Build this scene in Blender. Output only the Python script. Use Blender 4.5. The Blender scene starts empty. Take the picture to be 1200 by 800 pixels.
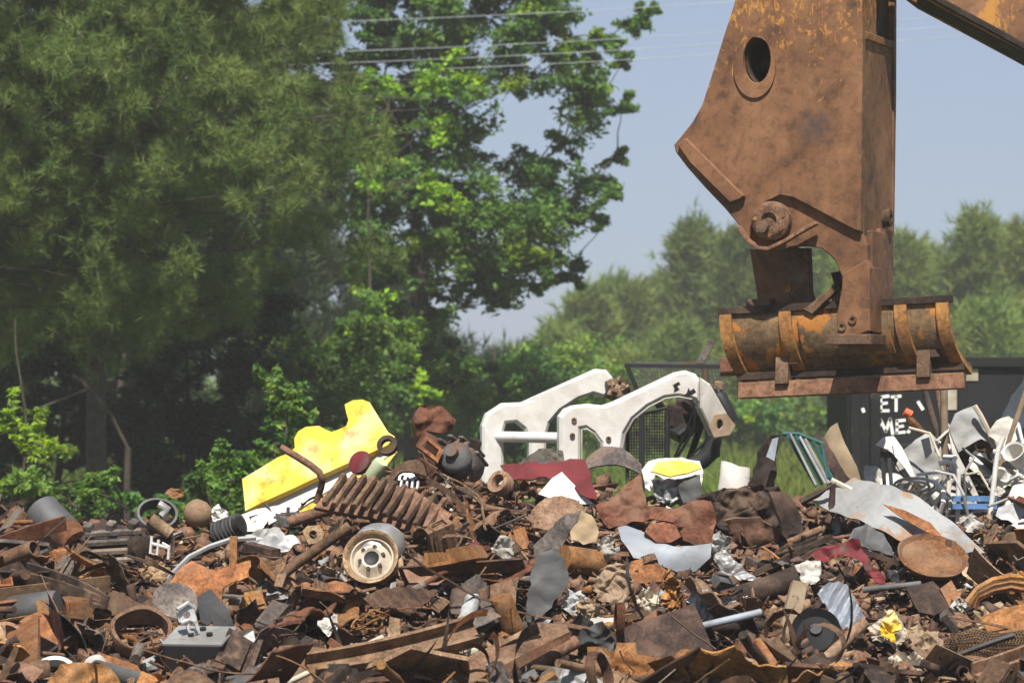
import bpy, bmesh, math, random
import numpy as np
from mathutils import Vector, Matrix, Euler, noise as mnoise

sc = bpy.context.scene
COL = sc.collection
R = math.radians
# ------------------------------------------------------------------ camera
H = 2.2                 # eye height (m)
F = 3733.0              # focal length in photo pixels (112 mm on a 36 mm sensor, 1200 px wide)
HOR = 440.0             # horizon row in the 1200x800 photo
cam_d = bpy.data.cameras.new("camera")
cam = bpy.data.objects.new("camera", cam_d); COL.objects.link(cam)
cam_d.sensor_width = 36; cam_d.lens = 112
cam_d.clip_start = 0.5; cam_d.clip_end = 6000
cam_d.shift_y = (HOR - 400) / 1200.0
cam.location = (0, 0, H); cam.rotation_euler = (R(90), 0, 0)
cam_d.dof.use_dof = True; cam_d.dof.focus_distance = 17.6; cam_d.dof.aperture_fstop = 4.5
sc.camera = cam
# ------------------------------------------------------------------ world, sun, exposure
SUN_EL, SUN_AZ = 57.0, -179.0      # azimuth from +Y (view direction), clockwise: almost straight behind the camera
w = bpy.data.worlds.new("World"); sc.world = w; w.use_nodes = True
nt = w.node_tree; nt.nodes.clear()
sky = nt.nodes.new("ShaderNodeTexSky"); sky.sky_type = 'NISHITA'; sky.sun_disc = False
sky.sun_elevation = R(SUN_EL); sky.sun_rotation = R(SUN_AZ)
sky.air_density = 1.0; sky.dust_density = 0.3; sky.ozone_density = 8.0; sky.altitude = 0
bg = nt.nodes.new("ShaderNodeBackground"); bg.inputs[1].default_value = 0.085
wo = nt.nodes.new("ShaderNodeOutputWorld")
tint = nt.nodes.new("ShaderNodeMix"); tint.data_type = 'RGBA'; tint.blend_type = 'MULTIPLY'; tint.inputs[0].default_value = 1
tint.inputs[7].default_value = (.95, .90, .92, 1)      # hazy, slightly milky summer sky
flat_sky = nt.nodes.new("ShaderNodeMix"); flat_sky.data_type = 'RGBA'; flat_sky.inputs[0].default_value = .75
flat_sky.inputs[7].default_value = (2.62, 3.02, 3.90, 1)       # even grey-blue of hazy air
nt.links.new(sky.outputs[0], tint.inputs[6]); nt.links.new(tint.outputs[2], flat_sky.inputs[6]); nt.links.new(flat_sky.outputs[2], bg.inputs[0]); nt.links.new(bg.outputs[0], wo.inputs[0])
sd = bpy.data.lights.new("sun", 'SUN'); sd.energy = 5.0; sd.angle = R(0.6); sd.color = (1.0, 0.95, 0.87)
sun = bpy.data.objects.new("sun", sd); COL.objects.link(sun)
S = Vector((math.sin(R(SUN_AZ)) * math.cos(R(SUN_EL)), math.cos(R(SUN_AZ)) * math.cos(R(SUN_EL)), math.sin(R(SUN_EL))))
sun.rotation_euler = S.to_track_quat('Z', 'Y').to_euler(); sun.location = (-8, -6, 30)
vs = sc.view_settings; vs.view_transform = 'Standard'; vs.look = 'None'; vs.gamma = 1; vs.exposure = 0.80
vs.use_curve_mapping = False
sc.cycles.max_bounces = 6; sc.cycles.transparent_max_bounces = 6; sc.cycles.volume_bounces = 0
sc.cycles.use_denoising = True

rnd = random.Random(7)
npr = np.random.default_rng(11)

# ------------------------------------------------------------------ materials
def srgb(r, g, b):
    f = lambda c: (c / 255 / 12.92) if c <= 10 else ((c / 255 + 0.055) / 1.055) ** 2.4
    return (f(r), f(g), f(b), 1)
class N:
    def __init__(s, name):
        s.m = bpy.data.materials.new(name); s.m.use_nodes = True
        s.t = s.m.node_tree; s.t.nodes.clear()
        s.out = s.t.nodes.new("ShaderNodeOutputMaterial")
    def n(s, k, **kw):
        x = s.t.nodes.new("ShaderNode" + k)
        for a, b in kw.items(): setattr(x, a, b)
        return x
    def l(s, a, b): s.t.links.new(a, b)
    def coords(s, scale=1.0):
        tc = s.n("TexCoord"); oi = s.n("ObjectInfo")
        mp = s.n("VectorMath", operation='SCALE'); mp.inputs[3].default_value = 37.0
        cx = s.n("CombineXYZ")
        for i in range(3): s.l(oi.outputs['Random'], cx.inputs[i])
        s.l(cx.outputs[0], mp.inputs[0])
        ad = s.n("VectorMath", operation='ADD'); s.l(tc.outputs['Object'], ad.inputs[0]); s.l(mp.outputs[0], ad.inputs[1])
        s.oi = oi
        return ad.outputs[0]
    def noise(s, co, scale, detail=6, rough=0.6, dist=0.0):
        x = s.n("TexNoise"); x.inputs['Scale'].default_value = scale; x.inputs['Detail'].default_value = detail
        x.inputs['Roughness'].default_value = rough; x.inputs['Distortion'].default_value = dist
        s.l(co, x.inputs['Vector']); return x.outputs['Fac']
    def ramp(s, fac, stops):
        x = s.n("ValToRGB"); e = x.color_ramp.elements
        while len(e) < len(stops): e.new(0.5)
        for el, (p, c) in zip(e, stops): el.position = p; el.color = c if len(c) == 4 else (*c, 1)
        s.l(fac, x.inputs[0]); return x.outputs[0]
    def mix(s, fac, a, b, mode='MIX'):
        x = s.n("Mix", data_type='RGBA', blend_type=mode)
        for v, i in ((fac, 0), (a, 6), (b, 7)):
            if hasattr(v, 'is_linked'): s.l(v, x.inputs[i])
            else: x.inputs[i].default_value = v
        return x.outputs[2]
    def vary(s, col, amt=0.5, hue=0.03):
        h = s.n("HueSaturation"); mr = s.n("MapRange"); mr.inputs[3].default_value = 1 - amt; mr.inputs[4].default_value = 1 + amt
        s.l(s.oi.outputs['Random'], mr.inputs[0]); s.l(mr.outputs[0], h.inputs['Value'])
        m2 = s.n("MapRange"); m2.inputs[3].default_value = 0.5 - hue; m2.inputs[4].default_value = 0.5 + hue
        mm = s.n("Math", operation='FRACT'); mu = s.n("Math", operation='MULTIPLY'); mu.inputs[1].default_value = 7.31
        s.l(s.oi.outputs['Random'], mu.inputs[0]); s.l(mu.outputs[0], mm.inputs[0]); s.l(mm.outputs[0], m2.inputs[0]); s.l(m2.outputs[0], h.inputs['Hue'])
        s.l(col, h.inputs['Color']); return h.outputs[0]
    def bsdf(s, col, rough=0.8, metal=0.0, bump=None, bstr=0.3, bdist=0.01, spec=0.4):
        b = s.n("BsdfPrincipled")
        for v, k in ((col, 'Base Color'), (rough, 'Roughness'), (metal, 'Metallic')):
            if hasattr(v, 'is_linked'): s.l(v, b.inputs[k])
            else: b.inputs[k].default_value = v
        b.inputs['Specular IOR Level'].default_value = spec
        if bump is not None:
            bp = s.n("Bump"); bp.inputs['Strength'].default_value = bstr; bp.inputs['Distance'].default_value = bdist
            s.l(bump, bp.inputs['Height']); s.l(bp.outputs[0], b.inputs['Normal'])
        s.l(b.outputs[0], s.out.inputs[0]); return b
M = {}
def rust(name, c0, c1, c2, scale=5, amt=0.35, paint=None, pth=0.62, psc=3.0, spot=0.5):
    s = N(name); co = s.coords()
    n1 = s.noise(co, scale, 8, 0.65, 0.4); n2 = s.noise(co, scale * 6, 6, 0.75); n3 = s.noise(co, scale * 0.4, 3, 0.5)
    col = s.ramp(n1, [(0.28, c0), (0.5, c1), (0.72, c2)])
    sp = s.ramp(n2, [(0.38, (spot * .7, spot * .62, spot * .6, 1)), (0.55, (1, 1, 1, 1)), (.72, (1.25, 1.2, 1.15, 1))])
    col = s.mix(0.8, col, sp, 'MULTIPLY')
    dust = s.ramp(n3, [(0.5, (0, 0, 0, 1)), (0.72, (0.55, 0.55, 0.55, 1))])
    col = s.mix(dust, col, (0.20, 0.125, 0.078, 1))
    if paint:
        pm = s.noise(co, psc, 9, 0.72, 0.3)
        mk = s.ramp(pm, [(pth, (0, 0, 0, 1)), (pth + 0.04, (1, 1, 1, 1))])
        col = s.mix(mk, col, paint)
    if amt: col = s.vary(col, amt, .010)
    s.bsdf(col, 0.82, 0.0, n2, 0.6, 0.008, 0.3); M[name] = s.m
rust('rust_brown', (.036, .021, .014, 1), (.128, .070, .038, 1), (.240, .142, .085, 1), 10, .45)
rust('rust_dark', (.011, .008, .006, 1), (.036, .022, .016, 1), (.085, .050, .034, 1), 9, .45)
rust('rust_orange', (.085, .035, .011, 1), (.245, .106, .032, 1), (.40, .20, .072, 1), 9, .35)
rust('rust_red', (.046, .017, .008, 1), (.125, .047, .020, 1), (.200, .088, .040, 1), 9, .3)
rust('rust_tan', (.12, .070, .042, 1), (.26, .165, .095, 1), (.40, .28, .18, 1), 8, .35)
rust('rust_grey', (.034, .030, .028, 1), (.105, .088, .075, 1), (.21, .178, .152, 1), 8, .4)
def paintmat(name, col, wear=(.14, .07, .04, 1), th=0.66, sc_=4, rough=0.5, amt=0.12, metal=0.0, dirt=0.6):
    s = N(name); co = s.coords()
    n1 = s.noise(co, sc_, 9, 0.7, 0.2); n2 = s.noise(co, sc_ * 9, 4, 0.6); n3 = s.noise(co, sc_ * .7, 4, .6, .6)
    d = s.ramp(n3, [(0.35, (dirt, dirt * .95, dirt * .88, 1)), (0.65, (1, 1, 1, 1))])
    c = s.mix(1.0, col, d, 'MULTIPLY')
    mk = s.ramp(n1, [(th, (0, 0, 0, 1)), (th + 0.05, (1, 1, 1, 1))])
    c = s.mix(mk, c, wear)
    if amt: c = s.vary(c, amt, 0.01)
    s.bsdf(c, rough, metal, n2, 0.35, 0.005, 0.25); M[name] = s.m
paintmat('white', (.63, .62, .59, 1), (.26, .19, .13, 1), .665, 8, .5, .05, 0, .80)
paintmat('galv_dirty', (.27, .275, .275, 1), (.24, .155, .10, 1), .545, 3.5, .55, 0, 0, .55)
paintmat('white_dirty', (.46, .44, .40, 1), (.20, .13, .09, 1), .60, 5, .6, .15, 0, .6)
paintmat('galv', (.33, .335, .335, 1), (.24, .16, .10, 1), .64, 5, .55, .3, 0.0, .6)
paintmat('alu', (.50, .50, .50, 1), (.25, .20, .16, 1), .66, 6, .42, .2, .35, .5)
paintmat('steelblue', (.27, .30, .34, 1), (.15, .10, .08, 1), .66, 5, .5, .15, 0, .55)
paintmat('grey', (.098, .10, .10, 1), (.10, .06, .04, 1), .56, 5, .6, .35, 0, .55)
paintmat('black', (.018, .018, .02, 1), (.07, .045, .035, 1), .62, 5, .55, .3, 0, .7)
paintmat('red', (.155, .018, .020, 1), (.08, .04, .028, 1), .50, 7, .7, .15, 0, .45)
paintmat('maroon', (.135, .016, .022, 1), (.07, .03, .022, 1), .62, 5, .75, .05, 0, .5)
paintmat('yellow', (.66, .46, .045, 1), (.66, .58, .34, 1), .55, 4, .5, 0, 0, .82)
paintmat('blue', (.10, .22, .42, 1), (.3, .3, .3, 1), .68, 5, .55, .1, 0, .65)
paintmat('teal', (.03, .10, .10, 1), (.3, .34, .34, 1), .60, 6, .5, .1, 0, .6)
paintmat('tan', (.34, .25, .16, 1), (.22, .14, .09, 1), .62, 6, .85, .3, 0, .55)
paintmat('wood', (.30, .22, .15, 1), (.13, .09, .06, 1), .58, 8, .85, .25, 0, .55)
paintmat('paper', (.46, .41, .33, 1), (.30, .22, .15, 1), .62, 7, .9, .2, 0, .65)
paintmat('dumpster', (.014, .0145, .016, 1), (.06, .05, .042, 1), .60, 3, .55, 0, 0, .6)
paintmat('lightgreen', (.50, .58, .36, 1), (.3, .3, .2, 1), .70, 6, .5, 0, 0, .7)
paintmat('orange_plastic', (.62, .13, .06, 1), (.3, .1, .06, 1), .72, 6, .5, 0, 0, .8)
paintmat('cable', (.36, .39, .44, 1), (.3, .3, .3, 1), .7, 5, .6, 0, 0, .8)
paintmat('mark', (.85, .85, .83, 1), (.4, .4, .4, 1), .70, 20, .7, 0, 0, .8)
s = N('yellow'); co = s.coords(); n1 = s.noise(co, 3.2, 5, .6, .3); n2 = s.noise(co, 30, 4, .6); n3 = s.noise(co, 9, 8, .75)
c = s.ramp(n1, [(.32, (.58, .355, .018, 1)), (.48, (.62, .42, .04, 1)), (.64, (.60, .50, .24, 1))])
c = s.mix(.7, c, s.ramp(n3, [(.36, (.40, .32, .24, 1)), (.47, (1, 1, 1, 1))]), 'MULTIPLY'); s.bsdf(c, .6, 0, n2, .3, .004, .3); M['yellow'] = s.m
# weathered plate with yellow-orange paint left in streaks (the excavator)
def grapple_mat(name, pth, psc, z0=.45, z1=1.75):
    s = N(name); tc = s.n("TexCoord"); co = tc.outputs['Object']
    n1 = s.noise(co, 2.2, 8, .62, .3); n2 = s.noise(co, 30, 5, .7); n3 = s.noise(co, 5, 6, .6, .5)
    c = s.ramp(n1, [(.25, (.066, .029, .014, 1)), (.48, (.150, .068, .030, 1)), (.70, (.235, .116, .054, 1))])
    n4 = s.noise(co, 14, 8, .75, .4)
    c = s.mix(.75, c, s.ramp(n4, [(.34, (.40, .36, .36, 1)), (.5, (1, 1, 1, 1)), (.68, (1.25, 1.15, 1.05, 1))]), 'MULTIPLY')
    st = s.ramp(n3, [(.30, (.34, .33, .36, 1)), (.46, (1, 1, 1, 1))]); c = s.mix(.85, c, st, 'MULTIPLY')
    ds = s.n("VectorMath", operation='DISTANCE'); ds.inputs[1].default_value = (.03, 0, .775); s.l(co, ds.inputs[0])
    dn = s.n("Math", operation='MULTIPLY_ADD'); dn.inputs[1].default_value = .18; s.l(n4, dn.inputs[0]); s.l(ds.outputs['Value'], dn.inputs[2])
    c = s.mix(s.ramp(dn.outputs[0], [(.10, (.85, .85, .85, 1)), (.22, (0, 0, 0, 1))]), c, (.045, .034, .032, 1))      # oil stain
    mp = s.n("Mapping"); mp.inputs['Scale'].default_value = (3.0, 3.0, 1.7); s.l(co, mp.inputs[0])
    pm = s.noise(mp.outputs[0], psc, 12, .78, .5)
    # paint survives higher up on the arm
    sx = s.n("SeparateXYZ"); s.l(co, sx.inputs[0])
    mr = s.n("MapRange"); mr.inputs[1].default_value = z0; mr.inputs[2].default_value = z1; mr.inputs[3].default_value = -0.10; mr.inputs[4].default_value = 0.09
    s.l(sx.outputs[2], mr.inputs[0]); ad = s.n("Math", operation='ADD'); s.l(pm, ad.inputs[0]); s.l(mr.outputs[0], ad.inputs[1])
    mk = s.ramp(ad.outputs[0], [(pth, (0, 0, 0, 1)), (pth + .05, (.85, .85, .85, 1))])
    c = s.mix(mk, c, (.42, .19, .035, 1))
    s.bsdf(c, .74, 0, n2, .30, .006, .35); M[name] = s.m
grapple_mat('arm_rust', .57, 8.0); grapple_mat('boom_rust', .53, 2.2, -1.2, .4)
rust('blade', (.075, .050, .026, 1), (.150, .096, .048, 1), (.25, .165, .085, 1), 4, 0, (.38, .150, .030, 1), .50, 3.0, .6)
rust('blade_rib', (.16, .07, .03, 1), (.30, .14, .04, 1), (.46, .24, .06, 1), 5, 0)
rust('lip', (.11, .050, .028, 1), (.22, .110, .062, 1), (.31, .17, .105, 1), 5, 0)
def leafmat(name, c0, c1, trans=0.35, rough=.6, amt=.25):
    s = N(name); co = s.coords(); n1 = s.noise(co, 0.9, 3, .5); n2 = s.noise(co, 14, 2, .5)
    c = s.mix(s.ramp(n1, [(.38, (0, 0, 0, 1)), (.66, (1, 1, 1, 1))]), c0, c1)
    c = s.mix(.6, c, s.ramp(n2, [(.35, (.6, .6, .6, 1)), (.65, (1.25, 1.25, 1.1, 1))]), 'MULTIPLY')
    c = s.vary(c, amt, .015)
    d = s.n("BsdfPrincipled"); d.inputs['Roughness'].default_value = rough; d.inputs['Specular IOR Level'].default_value = .3
    s.l(c, d.inputs['Base Color']); t = s.n("BsdfTranslucent"); s.l(c, t.inputs[0])
    mx = s.n("MixShader"); mx.inputs[0].default_value = trans; s.l(d.outputs[0], mx.inputs[1]); s.l(t.outputs[0], mx.inputs[2])
    s.l(mx.outputs[0], s.out.inputs[0]); M[name] = s.m
leafmat('needles', (.098, .155, .034, 1), (.180, .225, .055, 1), .28)
leafmat('needles_far', (.13, .20, .036, 1), (.23, .28, .055, 1), .3)
leafmat('leaves', (.085, .185, .038, 1), (.17, .29, .05, 1), .45)
leafmat('leaves_bright', (.22, .36, .022, 1), (.32, .44, .03, 1), .45)  # sunlit yellow-green highlights of the foliage put into the leaf colour
leafmat('leaves_dark', (.030, .060, .016, 1), (.06, .10, .026, 1), .3)  # darker leaf copy: shade of the wood around the pine put into the colour
leafmat('shrub_leaf', (.13, .24, .035, 1), (.21, .31, .045, 1), .42)
leafmat('grass', (.13, .21, .025, 1), (.21, .26, .05, 1), .35)
leafmat('drygrass', (.34, .24, .10, 1), (.42, .31, .15, 1), .3)
s = N('bark'); co = s.coords(); n1 = s.noise(co, 9, 8, .7); s.bsdf(s.ramp(n1, [(.3, (.025, .019, .015, 1)), (.7, (.085, .066, .05, 1))]), .9, 0, n1, .6, .03); M['bark'] = s.m
s = N('ground'); co = s.coords(); n1 = s.noise(co, .25, 8, .65); n2 = s.noise(co, 6, 6, .7)
c = s.ramp(n1, [(.35, (.075, .12, .025, 1)), (.6, (.14, .18, .05, 1)), (.75, (.20, .16, .09, 1))]); s.bsdf(s.mix(.5, c, s.ramp(n2, [(.3, (.4, .4, .4, 1)), (.7, (1.2, 1.2, 1.2, 1))]), 'MULTIPLY'), .95, 0, n2, .6, .05); M['ground'] = s.m
s = N('heap_soil'); co = s.coords(); n1 = s.noise(co, 5, 9, .7); n2 = s.noise(co, 40, 5, .7)
s.bsdf(s.ramp(n1, [(.3, (.022, .015, .012, 1)), (.55, (.07, .042, .03, 1)), (.75, (.14, .085, .055, 1))]), .95, 0, n2, .9, .03); M['heap_soil'] = s.m

# ------------------------------------------------------------------ helpers
def tag(o, label=None, cat=None, group=None, kind=None):
    if label: o['label'] = label
    if cat: o['category'] = cat
    if group: o['group'] = group
    if kind: o['kind'] = kind
    return o
def P(px, py, Y): return Vector(((px - 600) / F * Y, Y, H + (HOR - py) / F * Y))
def emp(name, loc, rot=(0, 0, 0)):
    o = bpy.data.objects.new(name, None); COL.objects.link(o); o.location = loc; o.rotation_euler = rot; o.empty_display_size = .1; return o
def mesh_arr(name, V, Fc, mat, smooth=False):
    V = np.asarray(V, dtype=np.float32); Fc = np.asarray(Fc, dtype=np.int32); k = Fc.shape[1]
    me = bpy.data.meshes.new(name); me.vertices.add(len(V)); me.vertices.foreach_set('co', V.ravel())
    me.loops.add(Fc.size); me.loops.foreach_set('vertex_index', Fc.ravel())
    me.polygons.add(len(Fc)); me.polygons.foreach_set('loop_start', np.arange(0, Fc.size, k, dtype=np.int32))
    me.update(calc_edges=True); me.materials.append(M[mat])
    if smooth: me.polygons.foreach_set('use_smooth', np.ones(len(Fc), dtype=bool))
    return me
def link(name, me, parent=None, loc=None, rot=None):
    o = bpy.data.objects.new(name, me); COL.objects.link(o)
    if parent is not None: o.parent = parent
    if loc is not None: o.location = loc
    if rot is not None: o.rotation_euler = rot
    return o
def done(name, bm, mat, parent=None, loc=None, rot=None, smooth=None, bevel=0.0):
    if bevel:
        es = [e for e in bm.edges if len(e.link_faces) == 2 and e.calc_face_angle(0) > .6]
        try: bmesh.ops.bevel(bm, geom=es, offset=bevel, segments=1, affect='EDGES', clamp_overlap=True)
        except Exception: pass
    bmesh.ops.recalc_face_normals(bm, faces=bm.faces)
    me = bpy.data.meshes.new(name)
    if smooth:
        for f in bm.faces: f.smooth = True
        for e in bm.edges:
            if len(e.link_faces) == 2 and e.calc_face_angle(0) > smooth: e.smooth = False
    bm.to_mesh(me); bm.free(); me.materials.append(M[mat])
    return link(name, me, parent, loc, rot)
def mk(name, bm, mat, smooth=None, bevel=0):      # mesh data only
    if bevel:
        es = [e for e in bm.edges if len(e.link_faces) == 2 and e.calc_face_angle(0) > .6]
        bmesh.ops.bevel(bm, geom=es, offset=bevel, segments=1, affect='EDGES', clamp_overlap=True)
    bmesh.ops.recalc_face_normals(bm, faces=bm.faces)
    me = bpy.data.meshes.new(name)
    if smooth:
        for f in bm.faces: f.smooth = True
        for e in bm.edges:
            if len(e.link_faces) == 2 and e.calc_face_angle(0) > smooth: e.smooth = False
    bm.to_mesh(me); bm.free(); me.materials.append(M[mat]); return me
def box(bm, c, sz, rot=None):
    m = Matrix.Translation(c) @ (rot.to_matrix().to_4x4() if rot else Matrix.Identity(4)) @ Matrix.Diagonal((*sz, 1))
    bmesh.ops.create_cube(bm, size=1, matrix=m)
def tube(bm, pts, r, n=8, cap=True):
    pts = [Vector(p) for p in pts]; rs = r if isinstance(r, (list, tuple)) else [r] * len(pts)
    rings = []; ref = None
    for i, p in enumerate(pts):
        d = (pts[min(i + 1, len(pts) - 1)] - pts[max(i - 1, 0)]).normalized()
        if ref is None: ref = d.orthogonal().normalized()
        ref = (ref - d * ref.dot(d)); ref = ref.normalized() if ref.length > 1e-6 else d.orthogonal().normalized()
        b = d.cross(ref)
        rings.append([bm.verts.new(p + (ref * math.cos(a) + b * math.sin(a)) * rs[i]) for a in [2 * math.pi * k / n for k in range(n)]])
    for a, b in zip(rings, rings[1:]):
        for k in range(n): bm.faces.new((a[k], a[(k + 1) % n], b[(k + 1) % n], b[k]))
    if cap: bm.faces.new(rings[0][::-1]); bm.faces.new(rings[-1])
    return rings
def lathe(bm, prof, n=20, axis=None, org=(0, 0, 0), closed=False):
    m = Matrix.Translation(org) @ (Vector(axis).to_track_quat('Z', 'Y').to_matrix().to_4x4() if axis else Matrix.Identity(4))
    rings = []
    for r, z in prof:
        if r < 1e-5: rings.append([bm.verts.new(m @ Vector((0, 0, z)))])
        else: rings.append([bm.verts.new(m @ Vector((r * math.cos(2 * math.pi * k / n), r * math.sin(2 * math.pi * k / n), z))) for k in range(n)])
    prs = list(zip(rings, rings[1:])) + ([(rings[-1], rings[0])] if closed else [])
    for a, b in prs:
        for k in range(n):
            if len(a) == 1 and len(b) == 1: continue
            if len(a) == 1: bm.faces.new((a[0], b[(k + 1) % n], b[k]))
            elif len(b) == 1: bm.faces.new((a[k], a[(k + 1) % n], b[0]))
            else: bm.faces.new((a[k], a[(k + 1) % n], b[(k + 1) % n], b[k]))
def pipe_h(bm, L, r, t=.12, n=12):      # open pipe along Z
    lathe(bm, [(r, 0), (r, L), (r * (1 - t * 1.5), L), (r * (1 - t * 1.5), 0)], n, closed=True)
def flat(bm, outline, holes=(), sub=0, thick=.01, disp=None):
    """polygon in the local XZ plane (x right, z up), facing -Y, given a thickness towards +Y"""
    es = []
    for loop in [outline] + list(holes):
        vs_ = [bm.verts.new((x, 0, z)) for x, z in loop]
        es += [bm.edges.new((vs_[i], vs_[(i + 1) % len(vs_)])) for i in range(len(vs_))]
    g = bmesh.ops.triangle_fill(bm, use_beauty=True, use_dissolve=False, edges=es)
    fs = [f for f in g['geom'] if isinstance(f, bmesh.types.BMFace)]
    vset = {v for f in fs for v in f.verts}
    for _ in range(sub):
        ed = list({e for f in fs for e in f.edges})
        L = sorted(e.calc_length() for e in ed); cut = L[int(len(L) * .25)]
        bmesh.ops.subdivide_edges(bm, edges=[e for e in ed if e.calc_length() >= cut], cuts=1)
        fs = [f for f in bm.faces if any(v in vset for v in f.verts)] if False else list(bm.faces)
        bmesh.ops.triangulate(bm, faces=[f for f in fs if len(f.verts) > 3]); fs = list(bm.faces)
    if disp:
        for v in {v for f in fs for v in f.verts}:
            v.co += Vector(disp(v.co.x, v.co.z))
    for f in fs:
        if f.normal.y > 0: f.normal_flip()
    ret = bmesh.ops.extrude_face_region(bm, geom=fs)
    for v in [v for v in ret['geom'] if isinstance(v, bmesh.types.BMVert)]: v.co.y += thick
def circ(cx, cz, rx, rz=None, n=16, a0=0, a1=2 * math.pi, close=False):
    rz = rz or rx
    return [(cx + rx * math.cos(a0 + (a1 - a0) * k / n), cz + rz * math.sin(a0 + (a1 - a0) * k / n)) for k in range(n + (1 if close else 0))]
def crumple(amp, sc_, seed, fold=0.0):
    o = Vector((seed * 3.7, seed * 1.3, 0))
    def f(x, z):
        p = Vector((x * sc_, z * sc_, 0)) + o
        a = mnoise.noise(p) * 1.0 + mnoise.noise(p * 2.3) * .45
        d = mnoise.voronoi(p * 1.25 + Vector((mnoise.noise(p * .8), mnoise.noise(p * .8 + Vector((7, 0, 0))), 0)) * .5)[0]
        rdg = (d[1] - d[0]) * 1.6 - .5 + .4 * abs(mnoise.noise(p * 3.1))      # sharp creases where two cells meet
        return (mnoise.noise(p * 1.7 + Vector((5, 1, 3))) * amp * .3, amp * (a - fold * rdg), mnoise.noise(p * 1.7 + Vector((1, 8, 3))) * amp * .3)
    return f

# ------------------------------------------------------------------ the heap's shape
CX = [-400, -150, 0, 60, 150, 215, 260, 300, 350, 400, 450, 490, 530, 580, 640, 700, 760, 820, 870, 920, 960, 1000, 1060, 1120, 1200, 1350, 1600]
CY = [650, 620, 608, 604, 602, 600, 602, 606, 598, 578, 546, 534, 538, 560, 556, 560, 572, 582, 584, 582, 584, 590, 604, 606, 600, 600, 620]
Y0, YC = 14.6, 18.4
def crest(px): return float(np.interp(px, CX, CY))
def dep(px, py):
    t = (830 - py) / (830 - crest(px)); return Y0 + min(max(t, -.6), 1.0) * (YC - Y0)
def heap_z(x, y):
    px = 600 + x / y * F; yc = crest(px)
    t = (y - Y0) / (YC - Y0)
    if t <= 1: py = 830 - t * (830 - yc); z = H + (HOR - py) / F * y
    else:
        z = H + (HOR - yc) / F * y - .16 * (y - YC) - .03 * (y - YC) ** 2
        k = min(max((px - 1000) / 70, 0), 1) * min(max((23.2 - y) / 1.2, 0), 1)     # second heap of light scrap behind, to the right
        if k > 0: z = z * (1 - k) + k * (H + (HOR - (yc + (566 - yc) * min(1, (y - YC) / 3))) / F * y)
    return max(z, -.05)
# ------------------------------------------------------------------ setting: ground, heap base
bm = bmesh.new()
xs = [-4000, -600, -150] + list(range(-60, 61, 6)) + [150, 600, 4000]; ys = [-50, 0, 8, 12] + list(range(16, 130, 6)) + [160, 260, 600, 4000]
grid = [[bm.verts.new((x, y, mnoise.noise(Vector((x * .07, y * .07, 0))) * .12 if abs(x) < 70 and 20 < y < 130 else 0)) for x in xs] for y in ys]
for j in range(len(ys) - 1):
    for i in range(len(xs) - 1): bm.faces.new((grid[j][i], grid[j][i + 1], grid[j + 1][i + 1], grid[j + 1][i]))
tag(done('ground', bm, 'ground', smooth=2), kind='structure')
nx, ny = 170, 100
xx = np.linspace(-6.5, 6.5, nx); yy = np.linspace(11.2, 25.5, ny); V = []
for y in yy:
    for x in xx:
        z = heap_z(x, y) - .13 + .06 * mnoise.noise(Vector((x * 3, y * 3, 1))) + .04 * mnoise.noise(Vector((x * 9, y * 9, 4)))
        e = min(1, (6.5 - abs(x)) / 1.2, (y - 11.2) / 1.5 + 0.02); z = -.3 + (z + .3) * max(0, e) ** .6
        V.append((x, y, z))
Fc = [(j * nx + i, j * nx + i + 1, (j + 1) * nx + i + 1, (j + 1) * nx + i) for j in range(ny - 1) for i in range(nx - 1)]
tag(link('scrap_heap_mound', mesh_arr('scrap_heap_mound', V, Fc, 'heap_soil', True)), kind='structure')

# ------------------------------------------------------------------ vegetation
def rand_dirs(n):
    d = npr.normal(size=(n, 3)); return d / np.linalg.norm(d, axis=1, keepdims=True)
def leaf_quads(C, size, up=.35, width=.5, jitter=.35):
    """one folded diamond-shaped leaf (two triangles) per centre"""
    n = len(C); d = rand_dirs(n); d[:, 2] *= .6; d /= np.linalg.norm(d, axis=1, keepdims=True)
    nr = rand_dirs(n); nr[:, 2] = np.abs(nr[:, 2]) + up; s_ = np.cross(d, nr); s_ /= np.linalg.norm(s_, axis=1, keepdims=True)
    L = (size * (1 - jitter + 2 * jitter * npr.random(n)))[:, None]
    nn = np.cross(s_, d)
    a = C - d * L * .5; b = C + s_ * L * width * .5 + nn * L * .08; c = C + d * L * .5 - nn * L * .1; e = C - s_ * L * width * .5 + nn * L * .08
    V = np.stack([a, b, c, e], 1).reshape(-1, 3); i = np.arange(n)[:, None] * 4
    return V, i + np.array([[0, 1, 2, 3]])
def needle_tufts(C, D, k, L, wd, spread=.9):
    """k thin needles fanning from each tuft centre C around direction D"""
    n = len(C); C2 = np.repeat(C, k, 0); D2 = np.repeat(D, k, 0)
    d = D2 * .8 + npr.normal(size=(n * k, 3)) * spread * .6; d /= np.linalg.norm(d, axis=1, keepdims=True)
    base = C2 - D2 * L * .5 * npr.random((n * k, 1))
    s_ = np.cross(d, rand_dirs(n * k)); s_ /= np.linalg.norm(s_, axis=1, keepdims=True)
    l = L * (.7 + .5 * npr.random((n * k, 1)))
    V = np.stack([base - s_ * wd * .5, base + s_ * wd * .5, base + d * l], 1).reshape(-1, 3)
    return V, np.arange(n * k * 3).reshape(-1, 3)
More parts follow.
